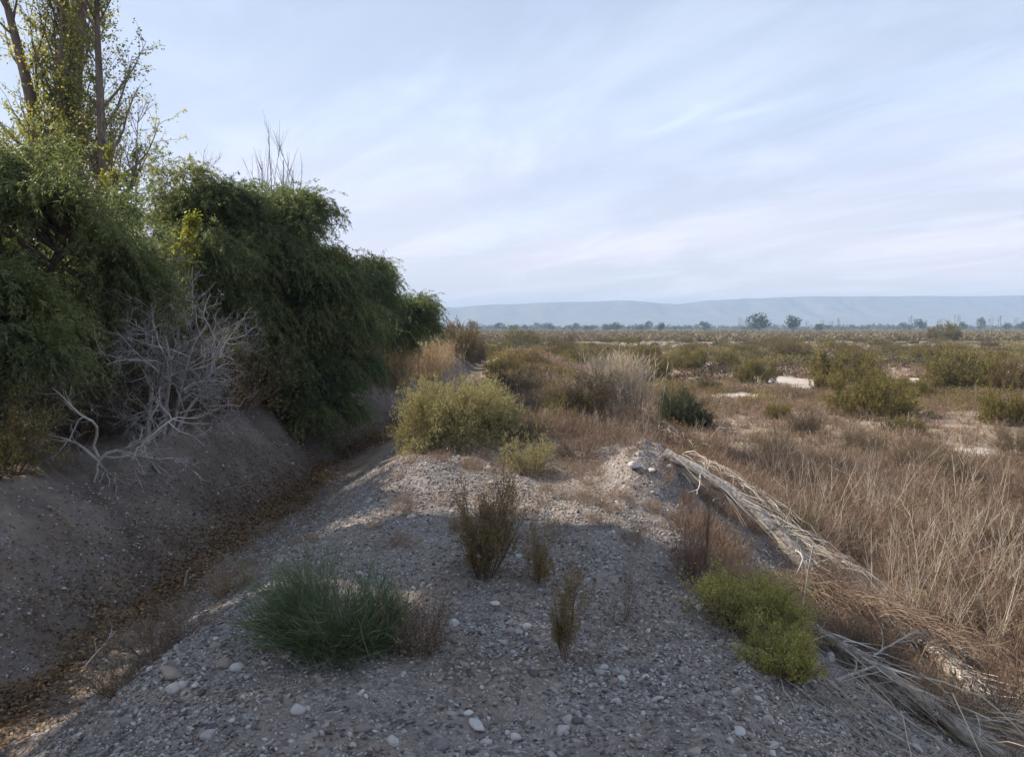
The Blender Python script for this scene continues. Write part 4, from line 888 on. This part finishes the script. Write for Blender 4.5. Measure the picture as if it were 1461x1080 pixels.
log('fallen_log', 'thick grey butt of fallen trunk lying in the grass at the lower right', gp(1265, 905, .08), D_, .056, .066, rg(162), .07, 5)
log('fallen_pole', 'grey pole lying on the lower slope below the yellow green bush', gp(1142, 905, .08), gp(1460, 1120, .08), .036, .056, rg(163), .03)
def canes(name, label, p0, p1, n, w, L, r, arch=.1, mat='straw', rad=.0026, jit=.28):
    p0 = np.array(p0); p1 = np.array(p1); t = thing(name, label, 'cane heap', p0); ax = nrm(p1 - p0); ln = np.linalg.norm(p1 - p0)
    c = (r.uniform(-.05, .95, n)[:, None] * ln) * ax + r.normal(0, 1, (n, 3)) * np.array([w, w, w * .45]); c[:, 2] = np.abs(c[:, 2]) + .02
    P = grow(c, ax + r.normal(0, jit, (n, 3)) + [0, 0, arch], r.uniform(*L, n), 8, r, -arch * .35, .09)
    wz = P + p0; hh = height(wz[:, :, 0], wz[:, :, 1]); P[:, :, 2] = np.clip(wz[:, :, 2], hh + .02, hh + .05 + w * 1.4 + .1 * np.sin(np.linspace(0, PI, 8))) - p0[2]
    mb = MB(); h = n // 2
    tubes(mb, P[:h], taper(np.full(h, rad), np.full(h, rad * .5), 8), 4, r.uniform(.2, 1, h)); mb.build('canes', M[mat], t)
    mb = MB(); Q = P[h:]; m = len(Q); ribbons(mb, Q, taper(np.full(m, rad * 1.6), np.full(m, rad * .5), 8), nrm(np.cross(Q[:, -1] - Q[:, 0], rdir(m, r))), r.uniform(0, 1, m)); mb.build('dry_leaves', M[mat], t)
    return t
canes('cane_heap', 'heap of pale dry canes at the upper end of the fallen trunk', gp(915, 610), gp(965, 650), 260, .2, (.25, .7), rg(171), .25, 'reed', .006)
canes('cane_heap', 'bundle of bleached canes lying along the upper fallen trunk', gp(985, 668, .14), gp(1105, 755, .14), 110, .10, (.4, 1.2), rg(172), .06, 'grey_straw', .003, .24)
canes('cane_heap', 'arching bundle of white canes over the middle of the fallen trunk', gp(1095, 758, .16), gp(1205, 842, .16), 70, .10, (.3, .9), rg(173), .14, 'grey_straw', .003, .3)
canes('cane_heap', 'brown litter of broken stalks covering the middle of the fallen trunk', gp(1150, 850, .02), gp(1330, 960, .02), 420, .16, (.2, .6), rg(174), .05, 'dry_twig', .0025)
canes('cane_heap', 'thin white sticks scattered on the slope at the bottom right', gp(1165, 960), gp(1290, 1075), 50, .2, (.3, .8), rg(175), .02, 'straw', .003)
canes('cane_heap', 'pale canes sticking out at the bottom right corner', gp(1370, 1040), gp(1455, 1085), 60, .12, (.4, .9), rg(176), .12)
canes('cane_heap', 'tangled twigs on the slope between the pole and the fallen trunk', gp(1110, 830), gp(1190, 930), 170, .16, (.2, .6), rg(177), .1, 'dry_twig', .0025)
# broken stakes
def stake(label, px, py, d, L, rad, seed, mat='wood_grey'):
    t = thing('broken_stick', label, 'stick', gp(px, py)); rr = rg(seed); mb = MB()
    P = grow(np.array([[0, 0, -.03]]), np.array([d], float), L, 7, rr, 0, .05); tubes(mb, P, taper([rad], [rad * .6], 7), 6, .5, True); mb.build('shaft', M[mat], t, True)
    mb = MB(); bare_wood(mb, P[0, [3, 4, 5]], nrm(np.array(d))[None] + rdir(3, rr) * .8, L * .3, rad * .4, rr, ((2, .5),)); mb.build('twigs', M[mat], t); 
for q, a in enumerate([('upright broken stick beside the right end of the slope bush', 1128, 885, (-.05, 0, 1), .32, .011), ('pale stick lying on the slope pointing down to the right', 1160, 985, (.75, -.35, -.25), .5, .012),
                       ('short stick lying across the grey pole', 1185, 968, (.7, .3, .25), .35, .012), ('curved thin dead branch rising over the fallen trunk', 1140, 890, (.2, .1, 1), .62, .007),
                       ('stick lying on the left bank below the tangle', 215, 655, (.5, -.5, -.35), .6, .018), ('pale stake standing in the ditch bottom', 262, 838, (.12, .1, 1), .2, .014), ('thin straw leaning in the ditch bottom', 105, 965, (.35, .5, .55), .42, .006),
                       ('long thin twig on the gravel below the green broom', 500, 950, (1, .1, .03), .5, .006), ('long brown cane leaning in the grass right of the fallen trunk', 1000, 640, (.55, .2, .75), 1.0, .008)]):
    stake(*a, 400 + q)
# ================================================================ THE PLAIN
def bank_bare(x, y):
    xl, xb, xr, xR = edges(y)
    on = (x > xl - .2) & (x < xR + 1.45 - .7 * sst(7, 10, y) + .4 * fbm(x, y, 71, 2))
    return on & (y < 11.3 + .8 * fbm(x * 1.2, y, 72, 2) + .35 * np.abs(x - .3))
LOGS = [(A, C_), (gp(1265, 905), D_), (gp(1142, 905), gp(1460, 1120))]
def near_log(x, y, w=.17):
    k = np.zeros(np.shape(x), bool)
    for p, q in LOGS:
        p = np.array(p[:2]); q = np.array(q[:2]); d = q - p; t = np.clip(((x - p[0]) * d[0] + (y - p[1]) * d[1]) / (d @ d), 0, 1)
        k |= np.hypot(x - p[0] - t * d[0], y - p[1] - t * d[1]) < w
    return k
def ditch_zone(x, y):
    xl, xb, xr, xR = edges(y); return (x > xl - .3) & (x < xr - .1) & (y < 60)
def spread(n, y0, y1, r, pw=1., margin=1.5):
    y = y0 + (y1 - y0) * r.uniform(0, 1, n) ** pw
    x = r.uniform(-1, 1, n); x = np.where(x < 0, -(6 + .12 * y) * -x, (margin + .74 * y) * x)
    gap = sst(-.42, -.12, fbm(x * .35, y * .28, 77, 3)) + .38
    k = (r.uniform(0, 1, n) < gap) & ~bank_bare(x, y) & ~near_log(x, y) & ~ditch_zone(x, y) & (x > -4.2 - .02 * y) & (r.uniform(0, 1, n) > 1.05 * sand_mask(x, y))
    return x[k], y[k]
def lay(mb, protos, x, y, r, s0, s1, tone):
    z = height(x, y); which = r.integers(0, len(protos), len(x))
    patch = .36 * fbm(x * .3, y * .22, tone, 3) + .18 * fbm(x * 1.1, y * 1.1, tone + 1, 2)
    for k, p in enumerate(protos):
        s = which == k; m = int(s.sum())
        mb.stamp(p.arrays(), np.stack([x[s], y[s], z[s] - .01], 1), r.uniform(0, 6.28, m), r.uniform(s0, s1, m), patch[s])
r = rg(201)
# fine brown herbs, three rings of coarseness
H1 = [herb_tuft(r, 24, .36, 1.25, 8, nl=2) for _ in range(6)]
H2 = [herb_tuft(r, 26, .27, 1.25, 3, .0045) for _ in range(5)]
H3 = [herb_tuft(r, 22, .27, 1.3, 1, .011, 3) for _ in range(4)]
mb = MB()
x, y = spread(5200, 3.6, 15, r, .8); lay(mb, H1, x, y, r, .55, 1.25, 81)
x, y = spread(5600, 14, 34, r, .8); lay(mb, H2, x, y, r, .6, 1.3, 81)
x, y = spread(8000, 32, 95, r, .8); lay(mb, H3, x, y, r, .7, 1.5, 81)
tag(mb.build('dry_herbs', M['dry_twig']), kind='stuff')
mb = MB()
x, y = spread(1600, 4, 15, r, .8); k = fbm(x * .35, y * .3, 83, 3) > .02; lay(mb, H1, x[k], y[k], r, .5, 1.1, 84)
x, y = spread(3000, 14, 36, r, .8); k = fbm(x * .2, y * .15, 83, 3) > -.08; lay(mb, H2, x[k], y[k], r, .6, 1.2, 84)
x, y = spread(5000, 34, 120, r, .8); k = fbm(x * .08, y * .05, 97, 3) > -.05; lay(mb, H3, x[k], y[k], r, .7, 1.5, 84)
tag(mb.build('reddish_herbs', M['red_twig']), kind='stuff')
# straw coloured grass
S1 = [straw_tuft(r, 8, .6, .38, .002, 4, wander=.045) for _ in range(6)]
S2 = [straw_tuft(r, 11, .42, .45, .004, 2, 4, .05) for _ in range(5)]
S3 = [straw_tuft(r, 12, .35, .7, .012, 0, 3) for _ in range(4)]
mb = MB()
x, y = spread(2300, 3.6, 15, r, .8); k = r.uniform(0, 1, len(x)) < .12 + .8 * fbm(x * .5, y * .4, 85, 3); lay(mb, S1, x[k], y[k], r, .35, 1.15, 86)
x, y = spread(3000, 14, 36, r, .8); k = r.uniform(0, 1, len(x)) < .22 + .8 * fbm(x * .3, y * .2, 85, 3); lay(mb, S2, x[k], y[k], r, .4, 1.1, 86)
x, y = spread(3600, 34, 110, r, .8); k = r.uniform(0, 1, len(x)) < .2 + .8 * fbm(x * .1, y * .06, 85, 3); lay(mb, S3, x[k], y[k], r, .5, 1.2, 86)
# thin grass on the bank crest beyond the bare gravel, and a few wisps on the gravel itself
n = 900; x = r.uniform(-1.3, 2.2, n); y = r.uniform(11, 26, n); k = ~ditch_zone(x, y); lay(mb, S1, x[k], y[k], r, .35, .8, 86)
n = 330; x = r.uniform(-1.3, 1.8, n); y = r.uniform(4, 10.5, n); lay(mb, S1, x, y, r, .12, .3, 86)
tag(mb.build('straw_grass', M['straw']), kind='stuff')
mb = MB(); n = 560; x = r.uniform(-1.3, 1.9, n); y = r.uniform(5.6, 11., n); k = r.uniform(0, 1, n) < .35 + fbm(x, y, 88, 2); lay(mb, H1, x[k], y[k], r, .2, .5, 81)
n = 500; x = r.uniform(-1.3, 2.4, n); y = r.uniform(10.5, 24, n); k = ~ditch_zone(x, y); lay(mb, H1, x[k], y[k], r, .4, 1., 81)
n = 1100; x = r.uniform(-5.4, -1.3, n); y = r.uniform(13, 60, n); k = (x < edges(y)[0] + .25) | (x > edges(y)[2] - .25) ; lay(mb, H2, x[k], y[k], r, .6, 1.3, 81)
n = 120; x = r.uniform(-3.6, -1.6, n); y = r.uniform(4, 11, n); lay(mb, H1, x, y, r, .15, .35, 81)
n = 260; x = r.uniform(-6., -4.3, n); y = r.uniform(8, 40, n); k = x < edges(y)[0] + .25; lay(mb, H1, x[k], y[k], r, .3, .9, 81)
n = 700; y = r.uniform(3.6, 11, n); x = edges(y)[3] + r.uniform(.25, 1.7, n); k = ~near_log(x, y, .1) & (fbm(x * 1.3, y * 1.3, 99, 3) > -.05); lay(mb, H1, x[k], y[k], r, .3, .75, 81)
tag(mb.build('bank_herbs', M['dry_twig']), kind='stuff')
# low olive and ochre ground cover between the shrubs
def low_cover(r, n, L):
    mb = MB(); u = rdir(n, r); u[:, 2] = np.abs(u[:, 2]); p = u * [.55, .55, .34] * r.uniform(.3, 1, (n, 1)) ** .5
    leaves(mb, p, rdir(n, r) + [0, 0, .3], rdir(n, r), L * r.uniform(.6, 1.3, n), L * .35, np.clip(.45 + r.normal(0, .2, n), 0, 1)); return mb
LC1 = [low_cover(r, 260, .05) for _ in range(5)]; LC2 = [low_cover(r, 110, .11) for _ in range(5)]
for nme, mt, sd, th in (('olive_ground_cover', 'olive_leaf', 181, .05), ('ochre_ground_cover', 'rust_leaf', 187, .1), ('umber_ground_cover', 'umber_leaf', 193, .12)):
    mb = MB()
    x, y = spread(1500, 11, 36, r, .8); k = fbm(x * .28, y * .2, sd, 3) > th + .2 * sst(26, 12, y); lay(mb, LC1, x[k], y[k], r, .5, 1.3, sd + 1)
    x, y = spread(4200, 34, 130, r, .8); k = fbm(x * .1, y * .07, sd + 3, 3) > th + .04; lay(mb, LC2, x[k], y[k], r, .7, 1.9, sd + 1)
    tag(mb.build(nme, M[mt]), kind='stuff')
# tall dead stalks near the right front, single plants
def stalk_plant(label, n, h, r, spread=.4, mat='straw'):
    t = thing('dead_stalks', label, 'dry weed', group='tall dead stalks in the near grass'); mb, tw = MB(), MB()
    b = np.zeros((n, 3)); b[:, :2] = r.normal(0, .09, (n, 2)); P = grow(b, cone(n, r, spread), h * r.uniform(.5, 1.1, n), 7, r, .01, .04)
    tubes(mb, P, taper(r.uniform(.003, .0065, n), np.full(n, .0018), 7), 4, r.uniform(.3, 1, n))
    p, d, tt, i = sprout(P, 6, r, .35, 1., .25, .8); m = len(i); Q = grow(p, d, h * r.uniform(.1, .3, m), 4, r, .02, .1)
    tubes(tw, Q, taper(np.full(m, .0022), np.full(m, .001), 4), 3, r.uniform(.2, 1, m))
    mb.build('stalks', M[mat], t); tw.build('side_twigs', M[mat], t); return t
SP = [stalk_plant('', 12, 1.0, rg(211), .5), stalk_plant('', 8, 1.1, rg(212), .35), stalk_plant('', 16, .85, rg(213), .6)]
spots = [(1200, 800, 'left of the middle of the field, just right of the arching canes'), (1255, 850, 'leaning every way beside the thick log butt'), (1290, 800, 'tallest of the tangle of white stalks at right'), (1330, 850, 'in the middle of the white tangle at right'),
         (1375, 800, 'behind the white tangle, near the right edge'), (1395, 860, 'with tufted tops in front of the right edge'), (1440, 840, 'half cut off by the right edge'), (1300, 890, 'low in front of the white tangle'), (1345, 920, 'just above the thick log butt'),
         (1100, 700, 'beside the bundle of bleached canes'), (1140, 725, 'thin, above the arching canes'), (1185, 740, 'thin and upright in the brown herbs'), (1240, 745, 'in the brown herbs behind the white tangle'), (1055, 665, 'small, near the reddish dry bush'),
         (1410, 940, 'low down in the lower right grass'), (1290, 735, 'far back in the near grass'), (1420, 740, 'far back near the right edge'), (1360, 730, 'single crossed stalks far back'), (1150, 780, 'right against the fallen trunk'), (1230, 700, 'pale, at the back of the near grass')]
r = rg(214)
for q, (px, py, lb) in enumerate(spots):
    g = ground_at(px, py); lab = 'pale dead stalks ' + lb; s = r.uniform(.75, 1.15)
    if q < 3: put(SP[q], g[0], g[1], r.uniform(0, 6.28), s); SP[q]['label'] = lab
    else: dup(SP[q % 3], on_ground(g[0], g[1]), r.uniform(0, 6.28), s, lab, 'tall dead stalks in the near grass')

# rounded dry bushes in the near grass
DB = [make_bush('dry_bush', '', 'bush', rg(216), 'brown_leaf', w=1.0, h=.58, n0=90, n1=9, n2=7, leaf_n=3, leafL=.014, leafW=.005, stem_r=.003, spread=1.35), make_bush('dry_bush', '', 'bush', rg(217), 'umber_leaf', w=.9, h=.52, n0=70, n1=8, n2=6, leaf_n=4, leafL=.014, leafW=.006, stem_r=.003, spread=1.3)]
r = rg(218)
for q, (px, py, k, s_, lb) in enumerate([(1105, 655, 0, 1., 'greyish dry bush just beyond the upper fallen trunk'), (1060, 690, 1, .8, 'olive brown dry bush touching the bleached canes'), (1230, 655, 0, 1.2, 'broad brown dry bush in the middle of the near grass'), (1385, 700, 1, 1.1, 'olive brown dry bush near the right edge of the near grass'),
        (1180, 690, 1, .9, 'dark dry bush left of the broad brown one'), (1315, 680, 0, 1.2, 'grey brown dry bush right of the broad brown one'), (1430, 790, 1, .9, 'ochre dry bush behind the white stalks at the right edge'), (1130, 770, 0, .7, 'small dry bush against the arching canes'), (1225, 790, 1, .8, 'small olive bush among the first white stalks'), (1370, 900, 1, .7, 'small ochre bush in front of the white stalks'), (1450, 650, 0, 1.2, 'dry bush at the right edge beside the sandy bare spot'), (1150, 620, 1, 1.2, 'olive brown bush at the back of the near grass')]):
    g = ground_at(px, py)
    if q < 2: put(DB[q], g[0], g[1], r.uniform(0, 6.28), s_); DB[q]['label'] = lb
    else: dup(DB[k], on_ground(g[0], g[1]), r.uniform(0, 6.28), s_, lb)

# ---- shrubs of the plain: five prototypes, each one placed on its own
kw = dict(n0=70, n1=7, n2=6, leaf_n=12, stem_r=.012, rag=.2)
PR = [make_bush('field_shrub', '', 'shrub', rg(221), 'olive_leaf', w=2.6, h=1.25, leafL=.058, leafW=.024, spread=1.5, base_r=.3, **kw),
      make_bush('field_shrub', '', 'shrub', rg(222), 'olive_leaf', w=2.4, h=1.4, leafL=.058, leafW=.023, spread=1.4, base_r=.25, **kw),
      make_bush('field_shrub', '', 'shrub', rg(223), 'brown_leaf', w=2.6, h=1.15, leafL=.056, leafW=.022, spread=1.5, base_r=.3, **kw),
      make_bush('field_shrub', '', 'shrub', rg(224), 'rust_leaf', w=2.4, h=1.1, leafL=.056, leafW=.022, spread=1.45, base_r=.3, **kw),
      make_bush('field_shrub', '', 'shrub', rg(225), 'olive_leaf', w=2.2, h=.8, leafL=.056, leafW=.022, spread=1.5, base_r=.35, **kw)]
used = [False] * 5
def shrub(k, x, y, w, h, label, rz, group=None, dz=-.03):
    bw, bh = [(2.6, 1.25), (2.4, 1.4), (2.6, 1.15), (2.4, 1.1), (2.2, .8)][k]
    s = (w / bw, w / bw, h / bh); loc = on_ground(x, y, dz)
    if not used[k]:
        used[k] = True; o = PR[k]; o.location = loc; o.rotation_euler = (0, 0, rz); o.scale = s; o['label'] = label
        if group: o['group'] = group
        return o
    return dup(PR[k], loc, rz, s, label, group)
named = [(1365, 560, 105, 58, 1, 'large domed olive shrub right of the white sand patch near the right edge'), (1245, 598, 128, 60, 0, 'wide olive shrub with a dark right flank, nearest of the plain'), (1200, 548, 105, 48, 0, 'broad olive shrub behind the nearest wide one'),
         (1076, 549, 66, 36, 0, 'rounded olive shrub beside the pale sand patch'), (1036, 528, 44, 26, 1, 'small round olive shrub left of the pale sand patch'), (984, 530, 52, 32, 1, 'olive brown shrub at the left end of the far sand patch'),
         (915, 545, 95, 50, 1, 'tall olive shrub behind the pale reeds'), (1440, 562, 60, 46, 3, 'ochre shrub cut by the right edge beside the large domed one'), (1435, 608, 80, 48, 4, 'yellowish shrub low at the right edge'), (1180, 560, 50, 26, 4, 'bright green low shrub in front of the broad olive shrub'),
         (1298, 568, 70, 26, 4, 'low yellow green shrub between the two largest shrubs'), (1425, 540, 50, 40, 1, 'olive shrub behind the large domed one at right'), (1345, 488, 48, 26, 1, 'dark green round shrub standing out on the far plain'), (655, 512, 62, 50, 3, 'large rusty brown shrub where the ditch ends'),
         (672, 518, 46, 40, 2, 'dark brown shrub right against the rusty one at the ditch end'), (745, 497, 62, 26, 1, 'rounded olive shrub on the left horizon'), (800, 500, 60, 22, 2, 'dark brown shrub right of the rounded one on the left horizon'), (1130, 512, 60, 26, 3, 'brown shrub beyond the pale sand patch'),
         (1110, 600, 40, 22, 4, 'small yellow green shrub in the reddish herbs'), (1010, 560, 36, 20, 2, 'little brown shrub right behind the dark green bushes'), (1290, 620, 60, 24, 4, 'low olive patch of shrub in front of the nearest wide one'), (870, 530, 60, 26, 2, 'brown shrub left of the tall olive shrub'), (780, 545, 70, 22, 3, 'ochre brown low shrub on the bank crest behind the dark bushes'), (720, 540, 60, 30, 4, 'yellowish low shrub on the ditch shoulder beyond the big round bush'), (750, 525, 60, 24, 3, 'tawny low shrub on the crest far along the ditch'), (830, 520, 60, 22, 0, 'low olive shrub far along the bank crest')]
r = rg(231); taken = []
for (px, py, wpx, hpx, k, lb) in named:
    g = ground_at(px, py); dd = g[1] + wpx / RES * g[1] * .3
    x = g[0] * dd / g[1]; w = wpx / RES * dd; h = hpx / RES * dd
    shrub(k, x, dd, w, h, lb, r.uniform(0, 6.28)); taken.append((x, dd, w * .6))
def free(x, y, w):
    return all((x - a) ** 2 + (y - b) ** 2 > (.55 * w + .6 * c) ** 2 for a, b, c in taken)
lots = [('olive shrub among the many on the middle of the plain', 'olive shrubs scattered over the middle plain'), ('olive shrub among the many on the middle of the plain', 'olive shrubs scattered over the middle plain'),
        ('brown shrub among the many on the middle of the plain', 'brown shrubs scattered over the middle plain'), ('rusty shrub among the many on the middle of the plain', 'rusty shrubs scattered over the middle plain'), ('low yellow green shrub among the many on the plain', 'low green shrubs scattered over the middle plain')]
cnt = 0; tries = 0
while cnt < 290 and tries < 6000:
    tries += 1
    y = 26 + 190 * r.uniform() ** 1.35; x = r.uniform(-.10 * y, .75 * y)
    w = r.uniform(1.1, 3.2); 
    if ditch_zone(x, y) or (y < 60 and x < 3 + .04 * y) or sand_mask(x, y) > .2 or not free(x, y, w) or fbm(x * .05, y * .03, 91, 3) < -.45: continue
    if y < 62 and (r.uniform() < .75 or w > 2.): continue
    k = int(r.choice(5, p=[.27, .2, .22, .2, .11])); h = w * r.uniform(.3, .46)
    shrub(k, x, y, w, h, lots[k][0], r.uniform(0, 6.28), lots[k][1]); taken.append((x, y, w * .45)); cnt += 1
# scrub too far away to count
def scrub_clump(r, n=46):
    mb = MB(); u = rdir(n, r); u[:, 2] = np.abs(u[:, 2]); p = u * [1.3, 1.3, .9] * r.uniform(.5, 1, (n, 1))
    leaves(mb, p, rdir(n, r), rdir(n, r), .55, .3, np.clip(.5 + r.normal(0, .2, n), 0, 1)); return mb
SCB = [scrub_clump(r) for _ in range(5)]
mb = MB(); n = 5200; y = 150 + 620 * r.uniform(0, 1, n) ** 1.5; x = r.uniform(-.22, .8, n) * y; k = (sand_mask(x, y) < .3) & (fbm(x * .012, y * .01, 93, 3) > -.35); lay(mb, SCB, x[k], y[k], r, .6, 1.5, 94)
tag(mb.build('far_scrub', M['far_scrub']), kind='stuff')

# ================================================================ THE FAR TREE LINE
def far_tree(label, h, w, r, name='far_tree', mat='far_leaf', n=700, base=.12, trunk=.4, lobes=7):
    t = thing(name, label, 'tree'); cr, tk = MB(), MB()
    c = rdir(lobes, r) * [w * .3, w * .3, h * .24] + [0, 0, h * (.5 + base * .5)]; c[0] = (0, 0, h * .78); rad = r.uniform(.28, .46, lobes)
    i = r.integers(0, lobes, n); u = rdir(n, r); p = c[i] + u * (rad[i] * r.uniform(.5, 1., n))[:, None] * [w * .75, w * .75, h * .55]; p[:, 2] = np.clip(p[:, 2], h * base, h)
    leaves(cr, p, rdir(n, r), rdir(n, r), h * .10, h * .06, np.clip(.45 + r.normal(0, .2, lobes)[i] + r.normal(0, .12, n), 0, 1))
    bare_wood(tk, [(0, 0, -.3)], [(0, 0, 1)], h * .8, h * .025, r, ((6, .45),), k=6)
    tk.build('trunk', M['bark_dark'], t); cr.build('crown', M[mat], t); return t
def bare_far(label, h, r, n=3):
    t = thing('bare_poplar', label, 'tree'); mb, tw = MB(), MB()
    P = grow(r.normal(0, .6, (n, 3)) * [1, 1, 0], cone(n, r, .08), h * r.uniform(.75, 1, n), 7, r, .03, .03); tubes(mb, P, taper(np.full(n, h * .012), np.full(n, .03), 7), 5, .5)
    p, d, tt, i = sprout(P, 26, r, .2, 1., .2, .6); m = len(i); Q = grow(p, d, h * r.uniform(.1, .24, m), 4, r, .12, .08); ribbons(tw, Q, taper(np.full(m, .06), np.full(m, .025), 4), nrm(np.cross(Q[:, -1] - Q[:, 0], rdir(m, r))), r.uniform(0, 1, m))
    mb.build('trunk', M['far_twig'], t); tw.build('branches', M['far_twig'], t); return t
def far_at(px, dist):
    if dist < 800: dist *= .8
    return ((px - 730.5) / RES * dist, dist)
r = rg(241); FH = 1.65 + 1.0
def tree_size(top, dist): return ((467 - top) / RES * dist * .8 + FH) * 1.12
big = [(943, 461, 520, 1.0, 'dark round tree standing alone on the left of the far tree line'), (962, 467, 660, 1.3, 'smaller tree right beside the dark round one of the far tree line'), (1082, 449, 460, 1.2, 'biggest dark tree of the far tree line, in front of the mesa'), (1128, 452, 480, 1., 'second big dark round tree right of the biggest one'),
       (1168, 463, 520, 1.7, 'wide green tree right of the second big dark round one'), (1310, 457, 600, 1.1, 'dark tree among bare poplars at the right of the far tree line'), (1372, 460, 640, 1., 'small dark tree right of the green round shrub on the horizon'), (1398, 454, 640, .7, 'narrow dark tree near the right end of the tree line'), (1435, 461, 640, 1., 'dark tree at the right end of the tree line'),
       (708, 476, 210, 1.1, 'small dark blue green tree at the end of the ditch'), (817, 467, 640, 1., 'paired dark tree at the left of the far tree line'), (804, 468, 660, 1., 'tree left of the paired dark one of the far tree line')]
FT = [far_tree('', 10, 9, rg(251)), far_tree('', 10, 9, rg(252)), far_tree('', 10, 9, rg(253))]; fu = [False] * 3
def ftree(q, px, top, dist, asp, lb, group=None):
    x, y = far_at(px, dist); h = tree_size(top, dist); s = (h / 10 * asp, h / 10 * asp, h / 10); loc = on_ground(x, y)
    if not fu[q]: fu[q] = True; o = FT[q]; o.location = loc; o.scale = s; o['label'] = lb; 
    else: o = dup(FT[q], loc, r.uniform(0, 6.28), s, lb)
    if group: o['group'] = group
for q, (px, top, dist, asp, lb) in enumerate(big): ftree(q % 3, px, top, dist, asp, lb)
for q in range(150):
    px = r.uniform(600, 1640)
    if fbm(px * .013, 0., 98, 3) < -.3: continue
    dist = r.uniform(620, 900); top = 466 - 9 * r.uniform() ** 2 + r.uniform(-1, 3) + (3 if 1180 < px < 1290 else 0)
    ftree(int(r.integers(3)), px, top, dist, r.uniform(.8, 1.9), 'hazy small tree of the far tree line', 'hazy trees of the far tree line')
BF = bare_far('', 12, rg(261)); bu = False
for q, (px, top, dist) in enumerate([(1055, 455, 640), (1062, 458, 640), (1195, 456, 620), (1185, 459, 620), (1172, 458, 640), (1298, 452, 600), (1304, 456, 600), (1320, 458, 610), (1364, 451, 640), (1400, 456, 620), (1412, 455, 620), (1425, 452, 640), (1448, 455, 640), (890, 463, 640), (880, 464, 640), (908, 464, 640), (920, 466, 640), (1150, 459, 640), (1245, 462, 640), (870, 465, 660)]):
    x, y = far_at(px, dist); h = tree_size(top, dist); s = (h / 12 * 1.2, h / 12 * 1.2, h / 12)
    lb, gr = 'leafless pinkish poplar of the far tree line', 'leafless poplars of the far tree line'
    if q == 0: BF.location = on_ground(x, y); BF.scale = s; BF['label'] = lb; BF['group'] = gr
    else: dup(BF, on_ground(x, y), r.uniform(0, 6.28), s, lb, gr)
# the wooded band behind, which reads as one mass
def wood_clump(r, n=60):
    mb = MB(); u = rdir(n, r); u[:, 2] = np.abs(u[:, 2]); p = u * [5, 4, 5] * r.uniform(.5, 1, (n, 1)); leaves(mb, p, rdir(n, r), rdir(n, r), 2.2, 1.3, np.clip(.5 + r.normal(0, .2, n), 0, 1)); return mb
mb = MB(); n = 900; y = r.uniform(720, 1200, n); x = r.uniform(-.35, .85, n) * y; k = fbm(x * .01, y * .02, 95, 3) > -.3; lay(mb, [wood_clump(r) for _ in range(4)], x[k], y[k], r, .5, 1.15, 96)
tag(mb.build('far_woods', M['far_leaf']), kind='stuff')
# faint lattice mast far across the plain
def mast():
    x, y = far_at(1213, 1500); h = (467 - 425) / RES * 1500; t = thing('radio_mast', 'very faint thin lattice mast in front of the mesa', 'mast', on_ground(x, y))
    mb, br = MB(), MB(); c = np.array([(-.9, -.5), (.9, -.5), (0, 1.)]); s = np.linspace(0, 1, 24)
    P = np.stack([np.stack([a * (1 - .6 * s), b * (1 - .6 * s), s * h], 1) for a, b in c]); tubes(mb, P, .14, 4, .5)
    Q = np.array([[P[q, k], P[(q + 1) % 3, k + 1]] for q in range(3) for k in range(23)]); tubes(br, Q, .09, 3, .5)
    mb.build('legs', M['wood_twig'], t); br.build('bracing', M['wood_twig'], t)
mast()
